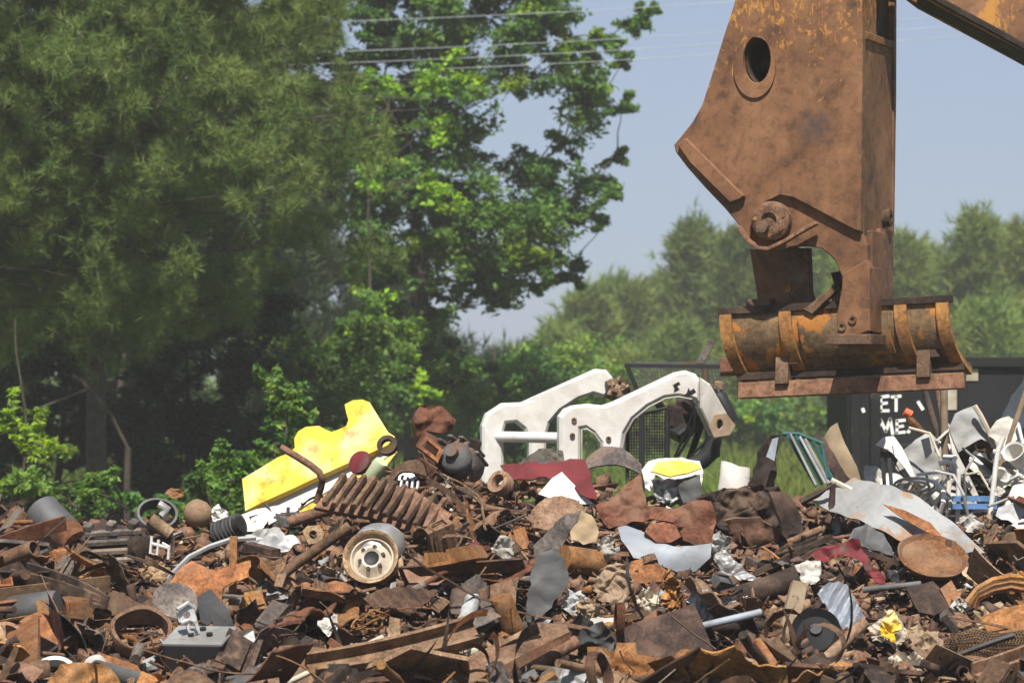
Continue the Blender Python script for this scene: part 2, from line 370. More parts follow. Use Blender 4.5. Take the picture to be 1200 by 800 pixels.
def limb(bm, a, b, r0, r1, n=6, sag=0.0, wob=.12, segs=5):
    a, b = Vector(a), Vector(b); L = (b - a).length; pts = []
    o = Vector((rnd.random() * 50, rnd.random() * 50, 0))
    for i in range(segs + 1):
        t = i / segs; p = a.lerp(b, t); p.z += sag * L * math.sin(math.pi * t)
        if 0 < i < segs: p += Vector((mnoise.noise(o + Vector((t * 3, 0, 0))), mnoise.noise(o + Vector((0, t * 3, 5))), 0)) * wob * L * .5
        pts.append(p)
    tube(bm, pts, [r0 + (r1 - r0) * i / segs for i in range(segs + 1)], n); return pts

def proj(V):
    V = np.asarray(V); return 600 + V[:, 0] / V[:, 1] * F, HOR - (V[:, 2] - H) / V[:, 1] * F
# --- the big pine: boughs hung with needle tufts
def pine(base, height, R_, z0, nb, tufts, k, L, wd, label, group=None, bound=None, mat='needles', seed=1, az=None, name='pine_tree'):
    rr = random.Random(seed); t = emp(name, base); b = Vector(base)
    tag(t, label, 'tree', group)
    bm = bmesh.new(); limb(bm, (0, 0, -.1), (0, 0, height * .96), .13 * height / 11, .02, 10, 0, .03, 10)
    C, D = [], []
    for i in range(nb):
        f = (i + rr.random()) / nb; z = z0 + (height - z0) * f ** .9
        ln = R_ * min(1, .5 + 1.9 * f) * (1 - .68 * f ** 1.6) * rr.uniform(.6, 1.05); a = rr.uniform(*(az or (0, 2 * math.pi)))
        tip = Vector((math.cos(a) * ln, math.sin(a) * ln, z + ln * rr.uniform(-.12, .28)))
        limb(bm, (0, 0, z), tip, .022 * ln / 3 + .007, .004, 5, rr.uniform(-.08, .04), .15, 5)
        rad = .34 * ln + .18
        m = int(tufts * (ln / R_) * rr.uniform(.7, 1.2)) + 3
        # sub-bunches along the outer bough
        nbun = max(2, int(m / 14))
        for q in range(nbun):
            tt = rr.uniform(.38, 1.03); c = Vector((0, 0, z)).lerp(tip, tt) + Vector((rr.gauss(0, 1) * rad * .55, rr.gauss(0, 1) * rad * .55, rr.gauss(0, .28) * rad))
            br = rr.uniform(.14, .30) * (R_ / 3.6)
            if q % 3 == 0: limb(bm, Vector((0, 0, z)).lerp(tip, tt * .85), c, .007, .003, 4, 0, .1, 3)
            for _ in range(14):
                v = Vector((rr.gauss(0, 1), rr.gauss(0, 1), rr.gauss(0, .75))); v = v.normalized() * br * rr.random() ** .5
                dd = (v.normalized() * .7 + Vector((math.cos(a) * .3, math.sin(a) * .3, .55))).normalized()
                C.append(c + v); D.append(dd)
    C = np.array(C); D = np.array(D)
    if bound:
        px, py = proj(C + np.array(b)); keep = bound(px, py); C, D = C[keep], D[keep]
    done('trunk', bm, 'bark', t, smooth=1.2)
    V_, F_ = needle_tufts(C, D, k, L, wd, 1.25); link('crown', mesh_arr('crown', V_, F_, mat), t)
    return t
PBX = [-60, 0, 20, 60, 100, 140, 180, 210, 235, 260, 285, 300, 330, 370, 420, 470, 520]
PBW = [470, 420, 405, 395, 425, 450, 462, 455, 478, 512, 512, 480, 452, 440, 395, 330, 300]
def pine_bound(px, py):
    lim = np.interp(py, PBX, PBW) + npr.normal(size=len(px)) * 7
    low = np.interp(px, [0, 60, 130, 200, 320, 420], [400, 410, 430, 470, 490, 460])
    return (px < lim) & (py < low + npr.normal(size=len(px)) * 30)
XP = P(110, 0, 38).x
pine((XP, 38, 0), 11.5, 4.7, 2.5, 220, 250, 36, .165, .0088, 'huge dark pine filling the view beside the broadleaf tree, boughs over the heap', bound=pine_bound, seed=5)
pine((P(-330, 0, 35).x, 35, 0), 11, 3.9, 3.0, 90, 200, 28, .17, .010, 'pine standing next to the huge dark pine, only its outer boughs showing', seed=9,
     bound=lambda px, py: (px < 150 + npr.normal(size=len(px)) * 30) & (py < 400 + npr.normal(size=len(px)) * 30))
# --- broadleaf tree: leaf clumps hung on real limbs
def broadleaf(base, height, clumps, label, n_leaf, leaf, mats=('leaves',), Yspread=1.4, name='broadleaf_tree', group=None, trunk_r=.17, seed=3, flat_=.62):
    rr = random.Random(seed); t = emp(name, base); tag(t, label, 'tree', group); b = Vector(base)
    bm = bmesh.new(); top = height * .8
    tp = limb(bm, (0, 0, -.1), (rr.uniform(-.2, .3), 0, top), trunk_r, trunk_r * .25, 9, 0, .06, 10)
    leaves = {m: [] for m in mats}; cc = []
    for (px, py, r) in clumps:
        Y = base[1] + rr.uniform(-1, 1) * Yspread; cc.append((P(px, py, Y) - b, r / F * Y, r))
    cc.sort(key=lambda q: Vector((q[0].x, q[0].y)).length); nodes = [(p, abs(p.x)) for p in tp[2:]]
    for c, rm, r in cc:
        h_ = Vector((c.x, c.y)).length; nd = min(nodes, key=lambda q: (q[0] - c).length + (0 if q[0].z < c.z + .1 else .8))[0]; limb(bm, nd, c, .012 + .008 * rm, .006, 5, .06, .15, 4); nodes.append((c, h_))
        ns = max(5, int(r / 4.5))
        for _ in range(ns):   # sprays inside a clump
            v = Vector((rr.gauss(0, 1), rr.gauss(0, 1), rr.gauss(0, .75))).normalized() * rm * rr.random() ** .4
            sc_ = c + v; m = mats[0] if rr.random() < .72 or len(mats) == 1 else rr.choice(mats[1:])
            limb(bm, c, sc_, .005, .002, 3, 0, .1, 2)
            k = int(n_leaf * rr.uniform(.6, 1.3)); dv = np.array(v.normalized() + Vector((0, 0, -.15)))
            rad = rm * .5
            pts = npr.normal(size=(k, 3)) * np.array([.38, .38, .38 * flat_]) * rad + np.array(sc_) + (npr.random((k, 1)) - .35) * dv * rad * 1.9
            leaves[m].append(pts)
    done('trunk', bm, 'bark', t, smooth=1.2)
    first = True
    for m, l in leaves.items():
        if not l: continue
        V_, F_ = leaf_quads(np.concatenate(l), leaf); o = link('crown', mesh_arr('crown', V_, F_, m), t)
    return t
FPX = []
cl = []
rr = random.Random(21)
OUT = [(-40, 400, 690), (0, 390, 655), (30, 385, 735), (60, 385, 728), (100, 385, 725), (150, 385, 728), (200, 390, 715), (240, 395, 690), (280, 400, 685), (325, 400, 670), (345, 400, 585), (370, 395, 545), (400, 395, 545), (430, 390, 590), (470, 380, 600)]
oy = [o[0] for o in OUT]; ol = [o[1] for o in OUT]; orr = [o[2] for o in OUT]
while len(cl) < 135:
    py = rr.uniform(-90, 480); px = rr.uniform(370, 750); r = rr.uniform(18, 42)
    if px + r * .8 < np.interp(py, oy, orr) and px - r * .3 > np.interp(py, oy, ol):
        # leave a few openings to the sky
        if any((px - a) ** 2 + (py - c) ** 2 < (r * .75 + d) ** 2 for a, c, d in ((590, 178, 12), (478, 265, 9), (412, 45, 14), (515, 345, 14), (610, 60, 4))): continue
        cl.append((px, py, r))
cl += [(748, 18, 12), (768, 12, 7), (738, 30, 16), (730, 75, 10), (712, 45, 18), (728, 132, 14), (736, 118, 8), (722, 185, 12), (700, 208, 18), (712, 228, 10), (690, 255, 14), (704, 268, 7), (668, 322, 14), (650, 330, 12), (630, 336, 10),
       (480, 300, 26), (500, 270, 26), (490, 335, 24), (470, 240, 24), (505, 225, 26), (485, 365, 26), (520, 300, 22), (590, 355, 10), (575, 345, 16), (600, 330, 10), (640, 310, 16), (560, 325, 16)]
broadleaf((P(490, 0, 50).x, 50, 0), 8.6, cl, 'tall broadleaf tree with spreading leafy limbs behind the power lines', 115, .115, ('leaves', 'leaves_dark', 'shrub_leaf', 'leaves_bright'), 1.5, seed=4)
cl2 = [(rr.uniform(420, 520), rr.uniform(70, 240), rr.uniform(12, 24)) for _ in range(10)] + [(rr.uniform(415, 500), rr.uniform(340, 460), rr.uniform(12, 26)) for _ in range(10)] + [(470 + rr.uniform(-40, 60), 100 + rr.uniform(-10, 10), 14) for _ in range(3)]
broadleaf((P(440, 0, 46.5).x, 46.5, 0), 6.2, cl2, 'slender sapling with bright yellow-green leaves against the broadleaf tree', 45, .11, ('leaves_bright', 'leaves'), .8, seed=8, trunk_r=.05, name='sapling')
# understory broadleaf trees behind the pine and low trees along the field edge
def blob(n, x0, x1, y0, y1, r0, r1, seed):
    q = random.Random(seed); return [(q.uniform(x0, x1), q.uniform(y0, y1), q.uniform(r0, r1)) for _ in range(n)]
k = 0
for (px, Y, x0, x1, y0, y1, n, mats, lab) in (
    (380, 45, 300, 460, 380, 590, 34, ('leaves', 'leaves_dark', 'shrub_leaf'), 'bushy understory tree behind the yellow sheet, its leaves half shaded'),
    (560, 56, 500, 650, 435, 545, 34, ('leaves', 'leaves_dark', 'shrub_leaf'), 'low bushy tree under the broadleaf crown, behind the white loader arms'),
    (660, 60, 600, 720, 420, 520, 22, ('leaves', 'shrub_leaf'), 'small light green bush beside the loader arms, before the far pines'),
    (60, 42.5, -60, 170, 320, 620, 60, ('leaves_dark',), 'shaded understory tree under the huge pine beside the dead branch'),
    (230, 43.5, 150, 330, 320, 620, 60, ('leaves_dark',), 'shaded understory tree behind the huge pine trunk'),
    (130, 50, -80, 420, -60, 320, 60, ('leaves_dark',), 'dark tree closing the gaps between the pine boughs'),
    (40, 30, 8, 80, 440, 590, 12, ('leaves_bright', 'shrub_leaf'), 'sunlit sprig of yellow-green leaves in the shade under the pine')):
    k += 1
    sprig = (Y == 30)
    broadleaf((P(px, 0, Y).x, Y, 0), 3.4 if y0 > 200 else 7, blob(n, x0, x1, y0, y1, 9 if sprig else 20, 18 if sprig else 38, 40 + k), lab, 22 if sprig else 80, .08 if sprig else .115, mats, .3 if sprig else 1.2, seed=50 + k, trunk_r=.03 if sprig else .07,
              name='sapling' if sprig else 'understory_tree')
for i, (px, Y, pt, wp) in enumerate([(-90, 62, -40, 260), (40, 66, 60, 260), (150, 60, 40, 240), (260, 64, 30, 240), (350, 68, 120, 220), (440, 72, 330, 200), (520, 76, 420, 180), (590, 80, 430, 160)]):
    FPX.append((px, Y, pt, wp))
# dead leaning branch in the shade under the pine
o = bmesh.new(); limb(o, P(85, 440, 36) , P(150, 525, 36), .03, .02, 6, .12, .15, 6); limb(o, P(150, 525, 36), P(150, 700, 36.2), .04, .05, 6, 0, .1, 4)
limb(o, P(40, 480, 36), P(105, 455, 36), .012, .02, 5, 0, .1, 4)
tag(done('dead_branch', o, 'bark', smooth=1.2), 'dark dead leaning branch standing in the shade under the pine', 'branch')
# shrubs along the foot of the heap's far side
sh = [(30, 565, 26), (75, 585, 30), (130, 590, 34), (20, 600, 30), (110, 560, 20), (185, 590, 26), (240, 575, 30), (275, 560, 30), (262, 530, 24), (310, 545, 30), (330, 520, 24), (225, 600, 26), (330, 450, 22), (345, 475, 26)]
for i, (px, py, r) in enumerate(sh):
    Y = 27 + (i % 4) * 1.6
    lab = 'low sunlit weedy shrub behind the ' + ('old cylindrical motor' if px < 90 else 'dark engine block' if px < 170 else 'tan vessel') if px <= 210 else 'low leafy shrub beside the ' + ('tan vessel' if px < 250 else 'yellow sheet, at its low corner' if px < 300 else 'yellow sheet, behind its scalloped edge')
    broadleaf((P(px, 0, Y).x, Y, 0), max(.8, P(px, py, Y).z), [(px + rnd.uniform(-r, r), py + rnd.uniform(-.3, 1.6) * r, r * .6) for _ in range(7)], lab, 45, .07,
              (('leaves', 'leaves_dark', 'shrub_leaf') if px < 260 else ('leaves', 'shrub_leaf')), .4, name='shrub', group=['shrubs along the heap foot', 'shrubs by the yellow sheet'][px > 210], seed=100 + i, trunk_r=.02)
# far pines: conical crowns of needle bunches
def far_pine(px, Y, ptop, wpx, seed, label, group, mat='needles_far'):
    rr = random.Random(seed); b = Vector((P(px, 0, Y).x, Y, 0)); hgt = P(px, ptop, Y).z; Rm = wpx / F * Y * .5
    t = emp('far_pine_tree', b); tag(t, label, 'tree', group)
    bm = bmesh.new(); limb(bm, (0, 0, -.1), (0, 0, hgt * .97), .1, .015, 7, 0, .02, 6)
    C, D = [], []
    nb = 46
    for i in range(nb):
        f = (i + rr.random()) / nb; z = hgt * (.12 + .88 * f); ln = Rm * (1.05 - f ** 1.35 * .93) * rr.uniform(.55, 1.12); a = rr.uniform(0, 6.28)
        tip = Vector((math.cos(a) * ln, math.sin(a) * ln, z + ln * rr.uniform(.05, .45)))
        limb(bm, (0, 0, z), tip, .02, .006, 3, 0, .1, 2)
        for q in range(7):
            c = Vector((0, 0, z)).lerp(tip, rr.uniform(.35, 1.05)); br = .12 * Rm + .16
            for _ in range(9):
                v = Vector((rr.gauss(0, 1), rr.gauss(0, 1), rr.gauss(0, .9))) * br * .75
                C.append(c + v); D.append((v.normalized() * .5 + Vector((math.cos(a) * .3, math.sin(a) * .3, .7))).normalized())
    done('trunk', bm, 'bark', t, smooth=1.2)
    V_, F_ = needle_tufts(np.array(C), np.array(D), 9, .36, .045); link('crown', mesh_arr('crown', V_, F_, mat), t)
FP = [(655, 88, 395, 110), (690, 92, 348, 95), (722, 100, 334, 90), (745, 96, 346, 80), (775, 105, 334, 90), (808, 92, 272, 120), (845, 100, 290, 90), (862, 90, 278, 90), (905, 96, 290, 110), (955, 98, 300, 100), (1000, 92, 310, 100),
      (1062, 92, 288, 90), (1090, 98, 300, 90), (1115, 96, 310, 100), (1145, 88, 262, 110), (1178, 94, 285, 100), (1205, 90, 275, 100), (1260, 95, 270, 120), (620, 100, 420, 100), (790, 82, 400, 110), (880, 80, 410, 110), (1085, 80, 390, 110), (735, 78, 432, 110), (1160, 80, 370, 120)]
for i, (px, Y, pt, wp) in enumerate(FP):
    tall = pt < 280
    lab = 'tall pointed pine rising over the far tree line' if tall else ('young rounded pine before the far tree line' if Y < 85 else 'bushy green pine in the far tree line')
    lab += ' beside the broadleaf tree' if px < 700 else ' above the wrecked cab' if px < 795 else ' beside the hanging grapple' if px < 880 else ' behind the hanging grapple' if px < 1045 else ' above the dumpster'
    far_pine(px, Y, pt, wp * 1.15, 200 + i, lab, 'tall far pines' if tall else ('young far pines' if Y < 85 else 'pines of the far tree line'))
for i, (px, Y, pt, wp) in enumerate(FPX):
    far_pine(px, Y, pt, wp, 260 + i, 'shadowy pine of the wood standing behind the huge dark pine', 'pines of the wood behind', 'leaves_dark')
# weedy shrubs on the field
for i, (px, py, r, Y) in enumerate([(880, 480, 26, 70), (935, 474, 28, 74), (985, 482, 26, 70), (1065, 440, 34, 70), (860, 470, 30, 70)]):
    broadleaf((P(px, 0, Y).x, Y, 0), max(.7, P(px, py, Y).z), [(px + rnd.uniform(-r, r), py + rnd.uniform(-.3, 1.2) * r, r * .7) for _ in range(9)], 'round green bush on the sunny field ' + ('below the hanging grapple' if 880 < px < 1000 else 'beside the wrecked cab' if px < 900 else 'behind the dumpster'), 55, .13, ('leaves', 'shrub_leaf', 'leaves_bright'), .8, name='field_bush', group='bushes on the field', seed=300 + i, trunk_r=.03)
# grass on the field and the weedy strip behind the heap
def grass(n, xr, yr, h, wd, mat, label, pxr=None, name='grass'):
    Yv = yr[0] + (yr[1] - yr[0]) * npr.random(n) ** 1.3
    if pxr: Xv = ((pxr[0] + (pxr[1] - pxr[0]) * npr.random(n)) - 600) / F * Yv
    else: Xv = xr[0] + (xr[1] - xr[0]) * npr.random(n)
    sc_ = np.clip(Yv / 40, .7, 2.2)
    hh = h * (.5 + npr.random(n)) * sc_ ** .5; ang = npr.random(n) * 6.28; lean = npr.normal(size=(n, 2)) * .3
    b = np.stack([Xv, Yv, np.full(n, -.05)], 1); s_ = np.stack([np.cos(ang), np.sin(ang), np.zeros(n)], 1) * (wd * sc_)[:, None]
    tip = b + np.stack([lean[:, 0] * hh, lean[:, 1] * hh, hh], 1); mid = b + np.stack([lean[:, 0] * hh * .3, lean[:, 1] * hh * .3, hh * .55], 1)
    V_ = np.stack([b - s_, b + s_, mid + s_ * .7, tip, mid - s_ * .7], 1).reshape(-1, 3); i = np.arange(n)[:, None] * 5
    tag(link(name, mesh_arr(name, V_, i + np.array([[0, 1, 2, 3, 4]]), mat)), label, 'grass', kind='stuff')
grass(60000, None, (26, 90), .34, .012, 'grass', 'rough green grass of the field behind the heap', (-80, 1300))
grass(26000, None, (40, 85), .40, .014, 'grass', 'light green meadow grass between the loader cab and the dumpster', (850, 1010), 'meadow_grass')
grass(900, None, (27.2, 29.3), 1.15, .010, 'drygrass', 'dry straw-coloured tall grass beside the black dumpster', (988, 1040), 'dry_grass')
# power lines across the broadleaf tree
for (ya, yb, Y) in ((46, 22, 46), (82, 56, 46.5), (98, 66, 46), (108, 80, 46.5)):
    bm = bmesh.new(); pts = []
    A, B = P(-900, ya + 50, Y), P(2300, yb - 100, Y)
    for i in range(33):
        t = i / 32; p = A.lerp(B, t); p.z -= .9 * math.sin(math.pi * t) - .86; pts.append(p)
    tube(bm, pts, .0048, 5)
    tag(done('power_line', bm, 'cable', smooth=1), 'thin pale power line strung across the broadleaf tree', 'cable', 'parallel power lines')
# ------------------------------------------------------------------ tracing helpers for single things
REG = []                      # (px, py, rx, ry, landmark phrase)
def reg(px, py, rx, ry, land=None): REG.append((px, py, rx, ry, land))
def tr(pts, ax, ay, s, kx=1, kz=1): return [((x - ax) * s * kx, (ay - y) * s * kz) for x, y in pts]
SEED = [0]
def nseed(): SEED[0] += 1; return SEED[0] * 1.37
def plate(name, pts, label, cat, mat, Y=None, thick=.008, yaw=0, tilt=0, sub=3, amp=.012, freq=5, fold=0, bend=None, holes=(), land=None, parent=None, smooth=.9, up=.07):
    x0, x1 = min(p[0] for p in pts), max(p[0] for p in pts); y0, y1 = min(p[1] for p in pts), max(p[1] for p in pts)
    ax, ay = (x0 + x1) / 2, (y0 + y1) / 2
    if parent is None and y1 > crest(ax) + 8:        # rest on the heap, not in it
        yb = y0 + .8 * (y1 - y0); Y = min(Y or 99, dep(ax, yb) - (up if Y is None else .03))
    if Y is None: Y = dep(ax, ay) - up
    if parent is None and sub >= 3 and not bend:          # torn edges
        q = random.Random(len(REG) * 7 + 1); o2 = []
        for (xa, ya), (xb, yb_) in zip(pts, pts[1:] + pts[:1]):
            L_ = math.hypot(xb - xa, yb_ - ya); m_ = max(1, int(L_ / 7))
            for i in range(m_):
                t_ = i / m_; j = q.uniform(-1, 1) * (1.8 if i else .6); o2.append((xa + (xb - xa) * t_ + j * (yb_ - ya) / L_, ya + (yb_ - ya) * t_ - j * (xb - xa) / L_))
        pts = o2
    s = Y / F; kx, kz = 1 / math.cos(R(yaw)), 1 / math.cos(R(tilt))
    bm = bmesh.new(); cf = crumple(amp, freq, nseed(), fold) if amp else None
    def d(x, z):
        v = Vector(cf(x, z)) if cf else Vector((0, 0, 0))
        if bend: v.y += bend(x / s / kx, z / s / kz) * s
        return v
    flat(bm, tr(pts, ax, ay, s, kx, kz), [tr(h, ax, ay, s, kx, kz) for h in holes], sub, thick, d if (amp or bend) else None)
    o = done(name, bm, mat, parent, P(ax, ay, Y) if parent is None else P(ax, ay, Y) - parent.location, (-R(tilt), 0, R(yaw)), smooth)
    if parent is None:
        tag(o, label, cat); reg(ax, ay, (x1 - x0) / 2, (y1 - y0) / 2, land)
    return o
def bar(name, pts, rpx, label, cat, mat, Y=None, n=8, land=None, parent=None, hollow=False, up=.08, reg_=True):
    ax = sum(p[0] for p in pts) / len(pts); ay = sum(p[1] for p in pts) / len(pts)
    if Y is None: Y = min(dep(p[0], p[1]) for p in pts) * .5 + dep(ax, ay) * .5 - up
    s = Y / F; o_ = P(ax, ay, Y)
    W = [P(p[0], p[1], Y + (p[2] if len(p) > 2 else 0)) - o_ for p in pts]
    bm = bmesh.new(); rr_ = rpx * s if not isinstance(rpx, (list, tuple)) else [q * s for q in rpx]
    if hollow:
        d = W[-1] - W[0]; pipe_h(bm, d.length, rr_, .14, 14)
        bmesh.ops.transform(bm, matrix=Matrix.Translation(W[0]) @ d.to_track_quat('Z', 'Y').to_matrix().to_4x4(), verts=bm.verts)
    else: tube(bm, W, rr_, n)
    o = done(name, bm, mat, parent, o_ if parent is None else o_ - parent.location, None, .8)
    if parent is None:
        tag(o, label, cat)
        if reg_: reg(ax, ay, max(abs(p[0] - ax) for p in pts) * .6, max(abs(p[1] - ay) for p in pts) * .6, land)
    return o
def turn(name, px, py, prof, axis, label, cat, mat, Y=None, n=24, land=None, parent=None, up=.1, closed=False, dent=0):
    if parent is None and Y is not None and py > crest(px) + 8: Y = min(Y, dep(px, py + .5 * max(r for r, z in prof)) - .05)
    if Y is None: Y = dep(px, py) - up
    s = Y / F; bm = bmesh.new(); lathe(bm, [(r * s, z * s) for r, z in prof], n, axis, closed=closed)
    if dent:
        sd_ = nseed()
        for v in bm.verts: v.co += Vector((mnoise.noise(v.co * 9 + Vector((sd_, 0, 0))), mnoise.noise(v.co * 9 + Vector((0, sd_, 0))), mnoise.noise(v.co * 9 + Vector((0, 0, sd_))))) * dent
    loc = P(px, py, Y)
    o = done(name, bm, mat, parent, loc if parent is None else loc - parent.location, None, .7)
    if parent is None:
        tag(o, label, cat); m = max(r for r, z in prof); reg(px, py, m, m, land)
    return o
def blobp(n, cx, cy, rx, ry, jag=.25):
    q = random.Random(nseed()); return [(cx + rx * math.cos(a) * (1 - jag * q.random()), cy - ry * math.sin(a) * (1 - jag * q.random())) for a in [2 * math.pi * (i + q.uniform(-.25, .25)) / n for i in range(n)]]
def crump(name, cx, cy, rx, ry, label, cat, mat, amp=.035, freq=7, land=None, n=15, tilt=35, yaw=0, Y=None, fold=1.1, sub=5, jag=.5, up=.10):
    return plate(name, blobp(n, cx, cy, rx, ry, jag), label, cat, mat, Y, .004, yaw, tilt, sub, amp * .8, freq * 1.5, fold, None, (), land, None, .3, up)
def boxy(name, cx, cy, sx, sy, sz, rot, label, cat, mat, Y=None, land=None, bevel=.006, up=.1, parent=None):
    """box with sides in photo pixels; rot in degrees"""
    if Y is None: Y = dep(cx, cy) - up
    s = Y / F; bm = bmesh.new(); box(bm, (0, 0, 0), (sx * s, sy * s, sz * s))
    loc = P(cx, cy, Y)
    o = done(name, bm, mat, parent, loc if parent is None else loc - parent.location, [R(a) for a in rot], None, bevel)
    if parent is None: tag(o, label, cat); reg(cx, cy, sx / 2, sz / 2, land)
    return o

# ------------------------------------------------------------------ excavator grapple
YG = 19.1; sg = YG / F; GA = (950, 300); TH = 22.0; kg = 1 / math.cos(R(TH)); sth = math.sin(R(TH)) - .118 * math.cos(R(TH))      # px seen per px of depth, perspective included
gr = emp('excavator_grapple', P(GA[0], GA[1], YG), (0, 0, R(-TH)))
tag(gr, 'rusty steel excavator grapple hanging above the scrap, flecked with old yellow paint', 'grapple'); reg(985, 380, 5, 5, None)
def gt(pts): return tr(pts, GA[0], GA[1], sg, kg, 1)
def gplate(name, pts, v, thick, mat, holes=(), parent=gr, bevel=.006):
    """plate at depth v (px) behind the front plane, outline as seen; shifted back so that it lands where it is seen"""
    sh_ = -v * sth
    bm = bmesh.new(); flat(bm, gt([(x + sh_, y) for x, y in pts]), [gt([(x + sh_, y) for x, y in h]) for h in holes], 0, thick * sg)
    for q in bm.verts: q.co.y += v * sg
    return done(name, bm, mat, parent, None, None, None, bevel)
def ell(cx, cy, rx, ry, n=18): return [(cx + rx * math.cos(2 * math.pi * i / n), cy + ry * math.sin(2 * math.pi * i / n)) for i in range(n)]
oval = [(889 + 15 * math.cos(a), 68 + (27 if True else 0) * math.sin(a)) for a in [2 * math.pi * i / 22 for i in range(22)]]
front = [(893, -170), (1009, -170), (1008, 100), (1006, 272), (1000, 271), (930, 231), (915, 228), (898, 236), (887, 248), (881, 266), (880, 280), (868, 262), (852, 242), (830, 218), (808, 192), (795, 174), (793, 165), (800, 157), (815, 138), (826, 118), (836, 88), (850, 42), (863, 0), (876, -60)]
DEP = 150                       # depth of the body in px: its right flank then spans 39 px of the picture
sp = gplate('side_plate', front, 0, 12, 'arm_rust', [oval])
gplate('far_side_plate', [(x + (DEP - 10) * sth, y) for x, y in front], DEP - 10, 10, 'arm_rust')
# raised ring round the slot, and the slot's inner tube
ring = gplate('slot_ring', ell(886, 77, 24, 36, 26), -3, 2.9, 'arm_rust', [ell(889, 68, 16, 28, 26)], bevel=0)
bm = bmesh.new(); L = gt(oval); a = [bm.verts.new((x * .97, .01, z)) for x, z in L]; b = [bm.verts.new((x * .97 + 0, .30, z)) for x, z in L]
for i in range(len(L)): bm.faces.new((a[i], a[(i + 1) % len(L)], b[(i + 1) % len(L)], b[i]))
bm.faces.new(b); done('slot_tube', bm, 'rust_dark', gr, None, None, .9)
# right flank: edge wall between the two side plates with a recessed upper window, seams and a pin
def gbox(name, u0, u1, v0, v1, z0, z1, mat, bevel=.004, parent=gr):
    bm = bmesh.new(); box(bm, ((u0 + u1) / 2 * sg, (v0 + v1) / 2 * sg, (z0 + z1) / 2 * sg), (abs(u1 - u0) * sg, abs(v1 - v0) * sg, abs(z1 - z0) * sg)); return done(name, bm, mat, parent, None, None, None, bevel)
ur = (1007.5 - GA[0]) * kg       # local u (px) of the right edge
gbox('flank_plate', ur - 10, ur - 1.5, 12.5, DEP - 10.5, 20, 257, 'arm_rust')
gbox('flank_plate', ur - 16, ur - 6, 12.5, DEP - 10.5, 258, 470, 'rust_dark')
gbox('flank_cap', ur - 14, ur + 1.5, 12.5, DEP - 10.5, 253, 262, 'arm_rust')
gbox('flank_cap', ur - 14, ur - 2, 14, 70, 262, 330, 'arm_rust')
gbox('flank_lug', ur - 12, ur + 3, 70, 125, 20, 34, 'arm_rust')
# left edge wall following the front outline
bm = bmesh.new(); le = gt(front[12:]); a = [bm.verts.new((x + .012, .045, z)) for x, z in le]; b = [bm.verts.new((x + .012, (DEP - 10.5) * sg, z)) for x, z in le]
for i in range(len(le) - 1): bm.faces.new((a[i], a[i + 1], b[i + 1], b[i]))
g = bmesh.ops.solidify(bm, geom=bm.faces[:], thickness=.03); done('edge_wall', bm, 'arm_rust', gr, None, None, .9)
# stiffener bar welded along the lower left edge
gplate('stiffener_bar', [(797, 166), (807, 158), (874, 228), (870, 232), (858, 236), (812, 188)], -9, 8.8, 'arm_rust')
# pin boss with bolts
bm = bmesh.new(); c = gt([(905, 258)])[0]; lathe(bm, [(0, .03), (.040, .03), (.05, .05), (.078, .05), (.098, .04), (.118, .02), (.122, -.04)], 26, (0, -1, 0), (c[0], 0, c[1]))
pb = done('pin_boss', bm, 'rust_brown', gr, None, None, .6)
for i in range(7):
    a = 2 * math.pi * i / 7 + .3; bm = bmesh.new(); lathe(bm, [(.013, 0), (.013, .016), (0, .016)], 6, (0, -1, 0), (c[0] + .088 * math.cos(a), -.035, c[1] + .088 * math.sin(a))); done('bolt', bm, 'rust_orange', pb)
bm = bmesh.new(); lathe(bm, [(.0, .0), (.035, 0), (.035, .075), (.0, .08)], 12, (0, -1, 0), (c[0] - .03, -.02, c[1] - .04)); done('pin', bm, 'rust_dark', pb, None, None, .7)
# curved weld lip under the pin
bm = bmesh.new(); pth = gt([(958, 262), (940, 272), (922, 283), (905, 291), (893, 290), (880, 280), (870, 264)])
for i in range(len(pth) - 1):
    (x0, z0), (x1, z1) = pth[i], pth[i + 1]; d = Vector((x1 - x0, 0, z1 - z0)); box(bm, ((x0 + x1) / 2, -.030, (z0 + z1) / 2), (d.length * 1.08, .058, .022), Euler((0, -math.atan2(d.z, d.x), 0)))
done('weld_lip', bm, 'lip', gr, None, None, None, .004)
# dark weld groove edge and jaw plate
jaw = [(872, 258), (878, 246), (893, 230), (915, 219), (932, 220), (1003, 262), (1013, 288), (1015, 388), (981, 402), (979, 372), (985, 345), (985, 325), (977, 304), (962, 291), (946, 288), (932, 288), (915, 291), (905, 293), (892, 292), (881, 284), (872, 270)]
gplate('jaw_plate', jaw, 8, 18, 'arm_rust')
for i, (bx, by) in enumerate(((985, 383), (997, 375))):
    bm = bmesh.new(); c = gt([(bx, by)])[0]; lathe(bm, [(.026, 0), (.026, .014), (.013, .014), (.013, .003), (0, .003)], 14, (0, -1, 0), (c[0] + .03, -.10, c[1])); done('bolt', bm, 'rust_brown', gr, None, None, .7)
gplate('jaw_foot', [(985, 338), (986, 322), (1012, 306), (1016, 316), (1016, 388), (981, 402), (979, 372)], -20, 18, 'arm_rust')
uf = (1016 + 5.3 - 950) * kg; gbox('foot_flank', uf - 10, uf - 1, -1.5, 40, -90, -14, 'arm_rust'); gbox('toe_plate', uf - 52, uf + 3, -24, 40, -104, -92, 'rust_brown')
